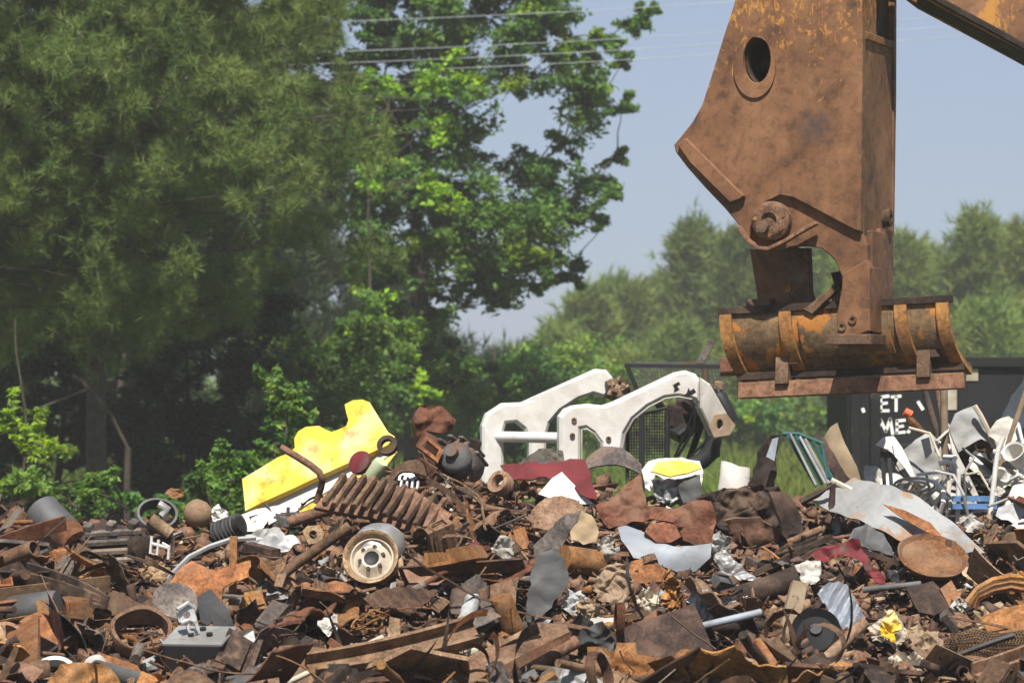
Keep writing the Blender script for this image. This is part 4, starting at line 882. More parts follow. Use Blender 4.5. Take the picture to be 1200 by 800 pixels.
for a, b in (((926, 508), (956, 568)), ((937, 511), (967, 566))): bar('slat', [(*a,), (*b, -.05)], 1.5, None, None, 'alu', 18.55, 6, parent=tf)
plate('bent_plate', [(963, 513), (972, 500), (980, 495), (990, 520), (1003, 545), (1009, 566), (995, 560), (978, 535)], 'tan bent plate with rusty edge standing beside the teal frame', 'plate', 'tan', 18.7, .012, -15, 10, 3, .012, 5, 0, lambda u, v: .02 * u * u, land='the tan bent plate')
plate('bent_plate_backing', [(955, 508), (965, 513), (980, 537), (996, 561), (1006, 568), (990, 570), (968, 545)], 'dark rusty curled plate beneath the tan bent plate', 'plate', 'rust_dark', 18.6, .02, -15, 10, 3, .012, 5, 0)
# big galvanised sheet
plate('galvanised_sheet', [(950, 588), (965, 578), (985, 568), (1000, 561), (1020, 566), (1040, 570), (1065, 578), (1087, 590), (1120, 615), (1152, 643), (1120, 644), (1085, 638), (1060, 632), (1030, 618), (1005, 608), (975, 600)], 'large flat galvanised roofing sheet with a rust streak, lying on the crest near the dumpster', 'metal sheet', 'galv_dirty', 17.75, .006, -8, 55, 4, .012, 3, 0, lambda u, v: 1.2 * math.sin((u + v * .7) * .30), (), 'the galvanised sheet')
plate('rusty_strip', [(1035, 592), (1060, 598), (1090, 612), (1105, 628), (1085, 622), (1060, 608)], 'thin rust-orange sheet strip on the galvanised sheet', 'strip', 'rust_orange', 17.58, .004, -8, 55, 2, .004)
bar('white_stick', [(974, 562, -.1), (1014, 582, -.1)], 3.2, 'white stick lying across the galvanised sheet', 'stick', 'paper', 18.1, 6)
bar('bent_bar', [(1003, 594), (1010, 608), (1024, 606), (1034, 604), (1040, 628)], 3.4, 'dark bent angle bar against the galvanised sheet', 'bar', 'rust_dark', 17.85, 4, land='the dark bent bar')
bar('bent_bar', [(938, 588), (958, 578), (976, 568), (974, 600), (970, 612)], 4.5, 'dark brown bent bar between the crumpled dark drum and the galvanised sheet', 'bar', 'rust_dark', 17.85, 5)
plate('grey_hood', [(990, 640), (1000, 622), (1020, 616), (1036, 624), (1046, 650), (1020, 640)], 'grey crumpled hood under the galvanised sheet', 'hood', 'grey', 17.6, .01, 0, 35, 4, .03, 6, .5, land='the grey hood')
turn('barrel_top', 1092, 655, [(0, -5), (36, -4), (41, 2), (42, 6), (40, 7), (36, 2), (0, 0)], (.1, -.55, .83), 'round rust-red barrel lid lying near the galvanised sheet', 'barrel lid', 'rust_red', 17.4, 32, land='the barrel lid', dent=.006)
bar('pipe_stub', [(1107, 668), (1114, 634, .04)], 7.5, 'short rusty pipe stub standing on the barrel lid', 'pipe', 'rust_brown', 17.25, hollow=True)
plate('red_cloth', [(950, 650), (965, 640), (985, 636), (1008, 632), (1012, 645), (1020, 660), (1035, 672), (1040, 692), (1028, 684), (1014, 668), (1002, 655), (985, 650), (968, 656)], 'torn red painted sheet hanging below the grey hood', 'sheet', 'red', 17.15, .006, 0, 20, 4, .035, 7, .7, None, (), 'the torn red sheet')
crump('silver_foil', 845, 640, 18, 24, 'twisted silver foil strip beside the blue-grey trough', 'foil', 'alu', .04, 9, 'the silver foil', tilt=15, Y=17.3)
plate('silver_foil', [(838, 650), (850, 644), (866, 658), (888, 678), (876, 680), (856, 674), (842, 664)], 'crushed silver foil tail below the twisted foil strip', 'foil', 'alu', 17.0, .004, 0, 25, 4, .04, 10, .8)
for p in ([(883, 672), (925, 652), (975, 628)], [(1010, 645), (1060, 662), (1108, 682)], [(930, 660), (960, 644), (978, 640)]):
    bar('dark_bar', [(*q, -.05) for q in p], 4.2, 'long dark iron bar lying across the heap beside the torn red sheet', 'bar', 'rust_dark', None, 4, reg_=False)['group'] = 'dark bars by the torn red sheet'
bar('big_pipe', [(848, 706), (890, 693), (936, 676)], 15, 'thick dark brown pipe below the crumpled dark drum', 'pipe', 'rust_dark', 16.7, 14, land='the thick dark pipe')
bar('dark_bar', [(955, 712, -.1), (995, 664, -.05)], 5, 'dark angle iron leaning under the torn red sheet', 'bar', 'rust_dark', 16.6, 4)
plate('wood_plank', [(906, 752), (918, 720), (934, 680), (951, 684), (938, 722), (924, 756)], 'weathered grey wood plank leaning beside the black drum head', 'plank', 'wood', 16.1, .05, 12, 20, 1, .003, land='the wood plank')
plate('blue_cloth', [(957, 696), (972, 682), (990, 684), (1000, 700), (1014, 722), (1008, 736), (990, 738), (972, 715)], 'blue-grey fluted sheet beside the wood plank', 'sheet', 'steelblue', 16.3, .006, -10, 25, 4, .012, 6, 0, lambda u, v: 4 * math.sin((u - v * .5) * .45), land='the blue-grey fluted sheet')
turn('black_drum_head', 956, 738, [(0, 4), (7, 4), (8, 0), (22, -6), (29, 2), (30, -4), (30, -12), (0, -12)], (-.1, -.8, .55), 'black round drum head with pale hub, low beside the wood plank', 'drum head', 'black', 16.0, 26, land='the black drum head')
bar('rusty_pipe', [(958, 780, -.1), (985, 756, -.05), (1014, 728)], 7, 'tan rusty pipe leaning over the black drum head', 'pipe', 'rust_tan', 15.7, 12, land='the tan pipe')
crump('yellow_cloth', 1045, 738, 34, 26, 'crumpled tan cloth with yellow patch beside the rusty wire mesh', 'cloth', 'paper', .05, 8, 'the crumpled tan cloth', tilt=25, Y=15.9)
crump('yellow_rag', 1044, 733, 15, 20, 'small mustard yellow rag in the crumpled tan cloth', 'rag', 'yellow', .04, 9, None, tilt=15, Y=15.72)
crump('tan_cloth', 1084, 748, 26, 22, 'stiff tan cloth fold between the yellow rag and the wire mesh', 'cloth', 'tan', .05, 7, None, tilt=25, Y=15.75)
crump('grey_cloth', 1000, 785, 36, 22, 'greyish crumpled cloth below the tan pipe', 'cloth', 'rust_grey', .05, 7, 'the greyish cloth', tilt=35, Y=15.2)
crump('torn_sacking', 1068, 780, 40, 20, 'torn striped sacking below the crumpled tan cloth', 'sacking', 'paper', .06, 10, 'the torn sacking', tilt=25, Y=15.25)
# rusty wire mesh roll
wm = emp('wire_mesh_roll', P(1168, 768, 15.3)); tag(wm, 'rolled rusty wire mesh in the corner of the heap', 'wire mesh'); reg(1168, 768, 46, 34, 'the rusty wire mesh')
for lay in range(3):
    bm = bmesh.new(); sdl = nseed()
    def mp_(u, v): 
        a = -1.3 + 2.6 * v; r = 34 - lay * 6; q = P(1122 + u * 92 - 8 * lay, 772 - r * math.cos(a) + 6 * mnoise.noise(Vector((u * 4, v * 4, sdl))), 15.3 + .05 * lay - .13 * math.sin(a + .6)); return q - wm.location
    for i in range(27): tube(bm, [mp_(i / 26 + .03 * (j % 2), j / 14) for j in range(15)], .0032, 3)
    for j in range(17): tube(bm, [mp_(i / 18, j / 16) for i in range(19)], .0032, 3)
    tag(done('mesh_layer', bm, 'rust_brown', wm), kind='stuff')
plate('mesh_backing', [(1120, 745), (1200, 740), (1215, 800), (1125, 806)], 'rusty brown sheet behind the wire mesh roll', 'sheet', 'rust_brown', 15.55, .01, 0, 25, 3, .03)
# rope
for k_ in range(3):
    bar('twisted_strap', [(1134 + 4 * k_, 706 + 3 * k_), (1146, 690 + 5 * k_), (1164, 680 + 6 * k_), (1184, 676 + 6 * k_), (1214, 678 + 8 * k_)], 4.5, 'rusty twisted strap of a frayed bundle above the wire mesh roll', 'strap', 'rust_orange', 16.4, 5, reg_=(k_ == 1), land='the frayed bundle')['group'] = 'straps of the frayed bundle'
crump('tan_carton', 1148, 672, 22, 17, 'flattened tan carton beside the barrel lid', 'carton', 'tan', .03, 6, 'the tan carton', tilt=35, Y=17.0)
crump('tan_sack', 1165, 722, 32, 20, 'pale tan sack under the frayed bundle', 'sack', 'tan', .05, 6, 'the pale tan sack', tilt=30, Y=16.2)
plate('rusty_corner', [(1102, 690), (1118, 680), (1128, 704), (1112, 714)], 'orange rusty corner plate between the barrel lid and the tan sack', 'plate', 'rust_orange', 16.5, .02, 10, 30, 1, .008)
plate('maroon_brown_sheet', [(1062, 688), (1095, 680), (1120, 706), (1110, 726), (1076, 716)], 'dark maroon-brown panel below the barrel lid', 'panel', 'rust_dark', 16.7, .02, 0, 30, 2, .02, land='the dark panel')
# --- middle of the heap
wh = emp('old_car_rim', P(437, 652, dep(437, 676) - .12)); tag(wh, 'old steel car wheel with cream rim and silver cover lying in the heap', 'wheel'); reg(438, 645, 34, 36, 'the car wheel')
Yw = dep(437, 676) - .12; wax = (-.12, -.86, .36)
turn('rim', 436, 655, [(31, 10), (33, 11), (33, 6), (28, 0), (28, -22), (33, -26), (33, -30), (26, -30), (24, -24), (25, -2), (29, 8)], wax, None, None, 'rust_tan', Yw, 32, parent=wh, closed=True)
turn('disc', 436, 655, [(9, 4), (12, 6), (17, 1), (22, -4), (24, 3), (26, 2), (26, -4), (9, -2)], wax, None, None, 'paper', Yw, 32, parent=wh, closed=True)
turn('hub_bore', 436, 655, [(0, -3), (9.5, -3), (9.5, 3.5), (0, -1)], wax, None, None, 'black', Yw, 20, parent=wh)
q_ = Vector(wax).to_track_quat('Z', 'Y')
for i in range(6):
    a = i * math.pi / 3 + .3; v = q_ @ Vector((14 * math.cos(a), 14 * math.sin(a), 4)); turn('lug_hole', 436 + v.x, 655 - v.z, [(0, 2), (2.6, 2), (2.6, -2), (0, -2)], wax, None, None, 'black', Yw + v.y * Yw / F, 8, parent=wh)
turn('tyre_cover', 446, 630, [(0, 12), (12, 11), (22, 7), (29, 0), (31, -10), (24, -10), (0, -6)], (.1, -.5, .86), None, None, 'alu', Yw + .13, 28, parent=wh, dent=.012)
bar('silver_strip', [(472, 642), (462, 662), (450, 684), (444, 697)], [5, 6, 4, 3], 'dull silver strip leaning beside the car wheel', 'strip', 'galv', 17.1, 5, land='the silver strip')
bar('flanged_bar', [(299, 698), (350, 658), (410, 616)], 6.5, 'long rusty bar with a flanged end lying slanted up to the grating', 'bar', 'rust_brown', None, 8, land='the long slanted bar')
turn('bar_flange', 407, 617, [(0, 4), (11, 4), (12, 0), (11, -4), (0, -4)], (.75, -.25, .55), 'rusty flange at the top of the long slanted bar', 'flange', 'rust_brown', 17.4, 12)
bar('orange_post', [(274, 628, -.05), (273, 680, -.05), (272, 726, -.05)], 6, 'upright rusty orange bar crossing the tan sheet', 'bar', 'rust_orange', None, 4, land='the upright orange bar')
bar('short_bar', [(264, 692), (300, 690)], 5.5, 'short rusty bar butting against the upright orange bar', 'bar', 'rust_brown', None, 8)
plate('tan_sheet', [(192, 690), (205, 668), (222, 656), (250, 668), (292, 655), (290, 676), (262, 690), (255, 730), (240, 715), (222, 690)], 'bent orange-tan sheet behind the upright orange bar', 'sheet', 'rust_orange', None, .008, 0, 30, 4, .03, 4, .4, land='the orange-tan sheet')
bar('curved_edge_strip', [(184, 698), (200, 674), (222, 652), (246, 640), (270, 632), (300, 630)], 3, 'long grey curved strip arching over the orange-tan sheet', 'strip', 'galv', None, 5, land='the arching strip')
plate('black_bin', [(230, 700), (246, 690), (266, 712), (276, 735), (256, 738), (236, 728)], 'black open bin behind the grey electrical box', 'bin', 'black', None, .01, 0, 20, 2, .01, up=.12)
eb = emp('electrical_box', P(234, 755, dep(234, 784) - .2)); tag(eb, 'grey steel electrical box with knobs and black front', 'electrical box'); reg(234, 757, 42, 26, 'the grey electrical box')
Ye = dep(234, 784) - .2; boxy('case', 234, 762, 70, 60, 34, (14, 0, -12), None, None, 'black', Ye, parent=eb); 
se = Ye / F; bm = bmesh.new(); box(bm, (0, 0, 0), (74 * se, 64 * se, 5 * se)); e0 = done('lid', bm, 'galv', eb, Vector((0, .0, 10 * se)) + Vector((0, -.005, .0)), (R(14), 0, R(-12)), None, .006)
for x, y in ((-8, -.03), (14, -.02), (0, .06)):
    bm = bmesh.new(); lathe(bm, [(.016, 0), (.016, .014), (0, .016)], 10); done('knob', bm, 'black', e0, (x * se, y, .011))
bk = emp('alloy_bracket', P(221, 722, Ye)); tag(bk, 'silver alloy bracket with holes standing on the grey electrical box', 'bracket'); reg(221, 722, 14, 20, None)
plate('web', [(207, 712), (216, 708), (226, 710), (230, 722), (234, 742), (222, 745), (218, 732), (210, 728)], None, None, 'alu', Ye - .02, .02, 15, 10, 0, 0, holes=[ell(219, 720, 4.5, 4.5, 8), ell(225, 734, 4, 5, 8)], parent=bk)
bar('arm', [(208, 714, -.03), (220, 706), (228, 712, .03)], 2.5, None, None, 'alu', Ye - .02, 6, parent=bk); bar('arm', [(212, 730, -.03), (222, 726), (230, 728, -.04)], 2.2, None, None, 'alu', Ye - .02, 6, parent=bk)
plate('brown_plate', [(309, 800), (316, 780), (328, 757), (352, 757), (400, 764), (428, 786), (430, 812), (305, 812)], 'large flat brown rusty plate low in the heap under a pale conduit', 'plate', 'rust_brown', 15.1, .012, 5, 40, 2, .008, land='the large brown plate')
bar('pale_conduit', [(330, 803, -.1), (390, 774, -.1), (449, 746, 0)], 3.4, 'long pale conduit lying across the large brown plate', 'conduit', 'paper', 15.0, 8, land='the pale conduit')
bar('red_bar', [(386, 750), (416, 772, -.05), (448, 797, -.1)], 5, 'red-brown square bar crossing the pale conduit', 'bar', 'rust_red', 14.95, 4, land='the red-brown bar')
plate('twisted_strip', [(446, 790), (443, 768), (452, 748), (455, 722), (464, 724), (466, 745), (462, 765), (470, 790), (458, 800)], 'brown twisted iron strip standing beside the red-brown bar', 'strip', 'rust_tan', 15.2, .012, -20, 10, 3, .02, 6, 0, lambda u, v: .02 * v * u, land='the twisted strip')
bar('open_pipe', [(478, 752, -.06), (484, 762, .14)], 9.5, 'short open rusty pipe end beside the pale cylinder', 'pipe', 'rust_tan', 15.4, hollow=True)
bar('pale_cylinder', [(488, 784, -.05), (520, 773), (560, 760)], 7.5, 'pale grey-tan cylinder lying above the wooden-looking channel', 'cylinder', 'paper', 15.3, 14, land='the pale cylinder')
be = emp('steel_channel', P(585, 770, 14.95)); tag(be, 'long rusty steel channel beam lying slanted at the foot of the heap', 'beam'); reg(585, 768, 75, 26, 'the steel channel')
plate('web', [(490, 804), (528, 782), (580, 757), (632, 731), (664, 734), (668, 742), (610, 768), (545, 806)], None, None, 'rust_brown', 14.95, .015, 0, 45, 2, .003, parent=be)
plate('flange', [(500, 816), (545, 804), (610, 768), (669, 741), (668, 749), (612, 780), (560, 812)], None, None, 'rust_red', 14.85, .015, 0, 5, 2, .003, parent=be)
plate('flange', [(488, 803), (526, 780), (578, 755), (630, 729), (634, 733), (580, 760), (529, 786), (492, 808)], None, None, 'rust_tan', 14.98, .015, 0, 5, 2, .003, parent=be)
bar('brown_pipe', [(606, 790, -.1), (640, 770), (676, 751)], 8, 'brown pipe lying just above the steel channel', 'pipe', 'rust_brown', 15.25, 12, hollow=True)
plate('corrugated_sheet', [(425, 700), (446, 690), (472, 688), (515, 692), (500, 706), (480, 720), (462, 710), (440, 712)], 'rusty brown corrugated sheet below the car wheel', 'sheet', 'rust_brown', None, .006, 0, 40, 4, .004, 4, 0, lambda u, v: 2 * math.sin((u + v) * .45), (), 'the corrugated sheet', up=.14)
plate('rusty_sheet', [(472, 668), (484, 652), (520, 655), (550, 664), (545, 680), (505, 684), (480, 682)], 'wavy rusty sheet between the car wheel and the white crumpled can', 'sheet', 'rust_brown', None, .006, 0, 35, 4, .025, 6, .4, None, (), 'the wavy rusty sheet')
bar('pink_pipe', [(357, 700), (412, 704)], 5.5, 'pinkish worn pipe lying beside the corrugated sheet', 'pipe', 'rust_tan', None, 10, land='the pinkish pipe')
bar('rusty_peg', [(405, 718), (422, 690)], 6, 'rusty tapering peg between the pinkish pipe and the corrugated sheet', 'peg', 'rust_orange', None, 6)
def tangle(name, cx, cy, r, label, mat, n, wr, Y, land=None):
    q = random.Random(nseed()); o0 = P(cx, cy, Y); bm = bmesh.new(); s_ = Y / F
    p = Vector((0, 0, 0)); d = Vector((1, 0, 0)); pts = []
    for i in range(n):
        a = i * .55; pts.append(Vector((math.cos(a + q.uniform(-.4, .4)) * r * q.uniform(.5, 1.05) * s_, q.uniform(-.06, .03), math.sin(a * 1.07 + q.uniform(-.4, .4)) * r * .65 * q.uniform(.5, 1.05) * s_)))
    fine = []
    for i in range(1, len(pts) - 2):
        for k in range(4):
            t = k / 4; p0, p1, p2, p3 = pts[i - 1], pts[i], pts[i + 1], pts[i + 2]
            fine.append(.5 * ((2 * p1) + (p2 - p0) * t + (2 * p0 - 5 * p1 + 4 * p2 - p3) * t * t + (3 * p1 - p0 - 3 * p2 + p3) * t ** 3))
    tube(bm, fine, wr, 4); o = tag(done(name, bm, mat, None, o0, None, .9), label, 'wire'); reg(cx, cy, r * .6, r * .4, land); return o
tangle('wire_tangle', 434, 728, 24, 'dense orange rusty wire tangle below the corrugated sheet', 'rust_orange', 46, .006, 15.7, 'the orange wire tangle')
tangle('wire_loop', 512, 738, 27, 'loose orange rusty wire loops above the pale cylinder', 'rust_orange', 14, .006, 15.55, 'the wire loops')
tangle('wire_tangle', 340, 735, 26, 'brown wire tangle beside the large brown plate', 'rust_brown', 26, .005, 15.5)
crump('plastic_bag', 386, 730, 17, 14, 'crumpled whitish plastic bag beside the orange wire tangle', 'bag', 'white_dirty', .04, 9, 'the whitish bag', Y=15.75)
crump('white_can', 588, 646, 26, 19, 'crumpled white can below the half round lid', 'can', 'white_dirty', .05, 8, 'the white crumpled can', Y=17.2, tilt=20)
# grey torn sheets
plate('grey_torn_sheet', [(611, 737), (618, 700), (624, 668), (638, 648), (652, 642), (664, 660), (668, 680), (655, 698), (638, 716), (622, 730)], 'dark grey torn sheet standing on edge in mid heap', 'sheet', 'grey', 16.6, .008, 15, 15, 4, .03, 5, .3, None, (), 'the dark grey torn sheet')
plate('brown_torn_sheet', [(626, 640), (640, 622), (656, 606), (678, 598), (676, 612), (662, 634), (646, 650), (630, 660)], 'grey-brown torn sheet leaning above the dark grey torn sheet', 'sheet', 'rust_grey', 17.0, .008, -15, 15, 3, .025, 6, .4)
plate('tan_pouch', [(668, 632), (672, 606), (682, 599), (694, 604), (702, 622), (698, 634), (682, 638)], 'brown leather-like folded sheet above the orange roll', 'sheet', 'tan', 17.2, .01, 10, 15, 3, .03, 6, .4, None, (), 'the brown folded sheet')
bar('orange_roll', [(660, 654, -.08), (702, 660, .05)], 16, 'short ribbed rusty orange drum lying beside the tan canvas', 'drum', 'rust_orange', 16.9, 18, land='the ribbed orange drum')
crump('canvas', 720, 690, 30, 34, 'stiff crumpled tan canvas in the centre of the heap', 'canvas', 'tan', .06, 6, 'the tan canvas', Y=16.4, tilt=15, n=13)
crump('frayed_canvas', 760, 705, 18, 24, 'frayed pale edge of torn canvas beside the tan canvas', 'canvas', 'paper', .06, 10, None, Y=16.35, tilt=15)
crump('grey_rag', 674, 705, 22, 20, 'blue-grey rag between the dark grey torn sheet and the tan canvas', 'rag', 'galv', .05, 8, 'the blue-grey rag', Y=16.3, tilt=20)
boxy('white_block', 706, 732, 32, 20, 14, (10, -3, 8), 'small white block under the tan canvas', 'block', 'white_dirty', 15.9, land='the white block')
crump('pale_foil', 712, 640, 14, 20, 'pale crumpled foil above the tan canvas', 'foil', 'white_dirty', .04, 10, None, Y=16.9, tilt=10)
plate('copper_brown_sheet', [(728, 668), (740, 656), (760, 654), (784, 664), (782, 676), (756, 682), (735, 680)], 'copper-brown curved panel below the blue-grey trough', 'panel', 'rust_orange', 16.85, .02, 0, 40, 3, .008, 4, 0, lambda u, v: .012 * u * u, land='the copper-brown panel')
bar('steel_rod', [(738, 750, -.05), (815, 735), (892, 717, .05)], 4.6, 'long blue-grey steel rod lying slanted below the tan canvas', 'rod', 'steelblue', 15.6, 10, land='the long steel rod')
bar('steel_rod', [(766, 749), (828, 765, -.08)], 5, 'short blue-grey steel rod crossing under the long steel rod', 'rod', 'steelblue', 15.35, 10)
crump('rust_column', 788, 695, 14, 36, 'tall crumpled orange-rust scrap column beside the tan canvas', 'scrap piece', 'rust_orange', .05, 9, 'the rust column', Y=16.5, tilt=5)
crump('grey_foil', 822, 706, 18, 22, 'crumpled pinkish grey foil beside the thick dark pipe', 'foil', 'galv', .04, 8, 'the pinkish grey foil', Y=16.5, tilt=15)
plate('foot_plate', [(780, 806), (790, 780), (800, 762), (830, 770), (860, 786), (858, 806)], 'flat grey-brown plate at the foot of the heap below the short steel rod', 'plate', 'rust_grey', 14.9, .01, 0, 40, 2, .01, land='the grey-brown foot plate')
plate('curled_strip', [(733, 770), (742, 768), (754, 780), (758, 788), (750, 788), (742, 778)], 'small white curled strip near the foot of the heap', 'strip', 'alu', 15.0, .01, 0, 20, 2, .02)
plate('striped_sheet', [(625, 812), (635, 790), (655, 783), (690, 786), (708, 800), (708, 812)], 'grey sheet with rusty stripes below the brown pipe', 'sheet', 'rust_grey', 14.8, .01, 0, 45, 3, .02)
# --- left end of the heap
dr = emp('old_motor', P(72, 622, 18.0)); tag(dr, 'old grey cylindrical motor with rusty flanged end at the pine end of the heap', 'motor'); reg(74, 620, 32, 28, 'the old cylindrical motor')
turn('casing', 62, 612, [(0, 22), (18, 22), (22, 18), (22, -22), (16, -26), (0, -26)], (.6, -.55, -.5), None, None, 'grey', 18.05, 22, parent=dr, dent=.012)
turn('end_flange', 84, 632, [(7, 10), (9, 12), (18, 10), (20, 4), (20, -14), (7, -14)], (.6, -.55, -.5), None, None, 'rust_red', 17.9, 22, parent=dr, closed=True)
turn('rust_can', 40, 640, [(0, 20), (19, 20), (21, 17), (22, 0), (21, -18), (0, -20)], (-.5, -.7, .5), 'dented rusty round canister below the old cylindrical motor', 'canister', 'rust_brown', 17.75, 22, land='the rusty canister', dent=.015)
turn('orange_cup', 34, 660, [(0, -10), (6, -9), (8, 10), (7, 10), (5, -7), (0, -7)], (-.75, -.4, .3), 'orange-red plastic cup beside the rusty canister', 'cup', 'orange_plastic', 17.3, 16, land='the orange-red cup')
bar('cup_tube', [(44, 660), (56, 672)], 5, 'grey tube end beside the orange-red cup', 'tube', 'galv', 17.25, 10)
en = emp('engine_block', P(134, 640, 17.75)); tag(en, 'dark greasy engine block with ribbed sides lying at the pine end of the heap', 'engine block'); reg(134, 638, 42, 28, 'the dark engine block')
boxy('block', 134, 642, 68, 50, 40, (20, 5, -12), None, None, 'rust_dark', 17.75, parent=en, bevel=.012)
for i in range(4): bar('rib', [(100, 626 + i * 11, -.16), (166, 622 + i * 11, -.16)], 4.2, None, None, 'rust_grey', 17.75, 6, parent=en)
turn('end_cover', 166, 640, [(0, 6), (10, 6), (16, 2), (17, -6), (0, -6)], (.7, -.65, .2), None, None, 'rust_dark', 17.6, 16, parent=en)
for i in range(3): boxy('lug', 104 + 26 * i, 618 - 2 * i, 10, 14, 10, (20, 10 * i, -12), None, None, 'rust_grey', 17.6, parent=en)
turn('tyre_hoop', 184, 606, [(24, 8), (26, 0), (24, -8), (21, -8), (22, 0), (21, 8)], (.15, -.7, .7), 'dark hoop of a wheel rim arching on the crest below the pine', 'hoop', 'grey', 18.2, 30, closed=True, land='the dark hoop')
crump('rust_flake', 205, 578, 13, 8, 'small curled orange-rust flake above the dark hoop', 'flake', 'rust_orange', .03, 8, None, Y=18.3, tilt=20)
bar('dark_fittings', [(186, 590), (196, 596), (190, 604)], 5, 'pale dented fitting inside the dark hoop', 'fitting', 'alu', 18.1, 8, reg_=False)
turn('tan_vessel', 232, 602, [(0, 17), (9, 15), (15, 8), (17, 0), (15, -9), (8, -16), (0, -17)], (-.3, -.4, .85), 'round tan ceramic-like vessel on the crest below the pine', 'vessel', 'rust_tan', 18.2, 20, land='the tan vessel')
crump('white_rag', 257, 604, 13, 16, 'white crumpled plastic beside the tan vessel', 'plastic', 'white', .04, 9, 'the white crumpled plastic', Y=18.2, tilt=10)
fc = emp('finned_cylinder', P(268, 620, 17.9)); tag(fc, 'black finned cylinder barrel beside the white crumpled plastic', 'cylinder'); reg(268, 620, 18, 13, 'the black finned cylinder')
for i in range(7): turn('fin', 255 + i * 4.4, 624 - i * 1.6, [(0, 1), (14, 1), (14, -1), (0, -1)], (.85, -.4, .3), None, None, 'grey', 17.9, 16, parent=fc)
turn('core', 268, 619, [(0, 18), (10, 18), (10, -18), (0, -18)], (.85, -.4, .3), None, None, 'black', 17.9, 14, parent=fc)
crump('leather_sack', 181, 668, 22, 19, 'sagging tan-brown leather sack beside the dark engine block', 'sack', 'rust_tan', .05, 5, 'the leather sack', Y=17.1, tilt=15)
bar('pale_roller', [(176, 608), (200, 626)], 8, 'pale tan roller below the dark hoop', 'roller', 'rust_tan', 17.9, 12)
for i, pts in enumerate(([(178, 628), (176, 648), (184, 650), (186, 632)], [(190, 636), (198, 640), (197, 655)], [(176, 636), (198, 642)])): bar('white_bent_rod', pts, 1.8, 'white bent rod of a small rack beside the dark engine block', 'rod', 'white', 17.4, 6, reg_=False)['group'] = 'white bent rods of the small rack'
bar('white_strip', [(80, 682, -.05), (98, 690, -.05), (118, 698, -.05)], 4.2, 'short white strip lying below the dark engine block', 'strip', 'white', None, 4, land='the white strip')
plate('wavy_sheet', [(106, 714), (118, 700), (132, 694), (150, 698), (166, 706), (186, 700), (184, 712), (160, 720), (130, 722)], 'wavy brown rusty sheet below the leather sack', 'sheet', 'rust_brown', None, .008, 0, 30, 4, .01, 4, 0, lambda u, v: 5 * math.sin(u * .14), (), 'the wavy brown sheet')
turn('dustbin_top', 206, 706, [(0, 2), (20, 3), (26, 5), (28, 2), (26, -2), (0, -2)], (.3, -.7, .62), 'dull grey round lid above the grey electrical box', 'lid', 'rust_grey', 16.6, 28, land='the dull grey lid', dent=.008)
turn('open_drum', 166, 742, [(36, 10), (37, 8), (34, -14), (31, -14), (32, 8)], (.1, -.62, .75), 'open rusty drum ring beside the grey electrical box', 'drum', 'rust_brown', 15.8, 28, land='the open drum ring', closed=True, dent=.012)
turn('grey_drum', 36, 712, [(0, 34), (15, 34), (17, 30), (17, -26), (15, -30), (0, -30)], (.93, -.3, .12), 'dark grey drum with yellow rust patch near the spoked wheel', 'drum', 'grey', 16.3, 20, land='the dark grey drum', dent=.01)
plate('mustard_plate', [(42, 704), (54, 702), (58, 718), (46, 722)], 'mustard rusty patch plate on the dark grey drum', 'plate', 'rust_orange', 15.98, .006, 0, 15, 1, .006)
gw = emp('spoked_wheel', P(6, 752, 15.5)); tag(gw, 'old tan iron spoked wheel at the pine end of the heap', 'wheel'); reg(8, 752, 24, 24, 'the spoked wheel')
turn('rim', 6, 752, [(24, 4), (25, 0), (24, -4), (20, -4), (20, 4)], (.2, -.9, .3), None, None, 'rust_tan', 15.5, 28, parent=gw, closed=True)
turn('hub', 6, 752, [(0, 6), (6, 6), (7, -6), (0, -6)], (.2, -.9, .3), None, None, 'rust_dark', 15.5, 14, parent=gw)
for i in range(5):
    a = i * 1.257 + .4; bar('spoke', [(6 + 6 * math.cos(a), 752 - 6 * math.sin(a)), (6 + 21 * math.cos(a), 752 - 21 * math.sin(a))], 2.5, None, None, 'rust_tan', 15.5, 5, parent=gw)
plate('tan_plate', [(27, 732), (60, 727), (62, 742), (34, 748)], 'flat tan plate beside the spoked wheel', 'plate', 'tan', None, .01, 0, 35, 1, .006, land='the flat tan plate')
bar('rusty_barrel', [(4, 792, -.05), (58, 786)], 15, 'rusty open can lying at the foot of the heap below the electrical box', 'can', 'rust_brown', 14.9, hollow=True, land='the rusty open can')
turn('white_hoop', 64, 794, [(27, 7), (28, 0), (27, -7), (22, -7), (22, 7)], (.05, -.75, .65), 'white plastic ring at the foot of the heap below the electrical box', 'ring', 'white', 14.85, 30, closed=True, land='the white ring')
bar('dark_pipe', [(112, 786, -.1), (160, 800, .1)], 14, 'short dark grey open pipe at the foot of the heap below the electrical box', 'pipe', 'grey', 14.8, hollow=True, land='the dark open pipe')
plate('orange_flat', [(108, 776), (112, 764), (160, 780), (182, 806), (165, 812), (150, 792)], 'orange rusty flat sheet beside the dark open pipe', 'sheet', 'rust_orange', 14.95, .01, 0, 40, 2, .012)
plate('gear_housing', [(354, 622), (360, 616), (374, 615), (380, 624), (377, 635), (362, 637)], 'pale round gear housing below the thick rusty pipe', 'gear', 'rust_tan', 17.3, .03, 0, 25, 0, 0, holes=[ell(367, 626, 5, 5, 10)])
crump('grey_crumpled_sheet', 318, 634, 36, 18, 'grey crumpled sheet cover behind the long slanted bar', 'cover', 'galv', .04, 5, 'the grey crumpled cover', Y=17.5, tilt=35)
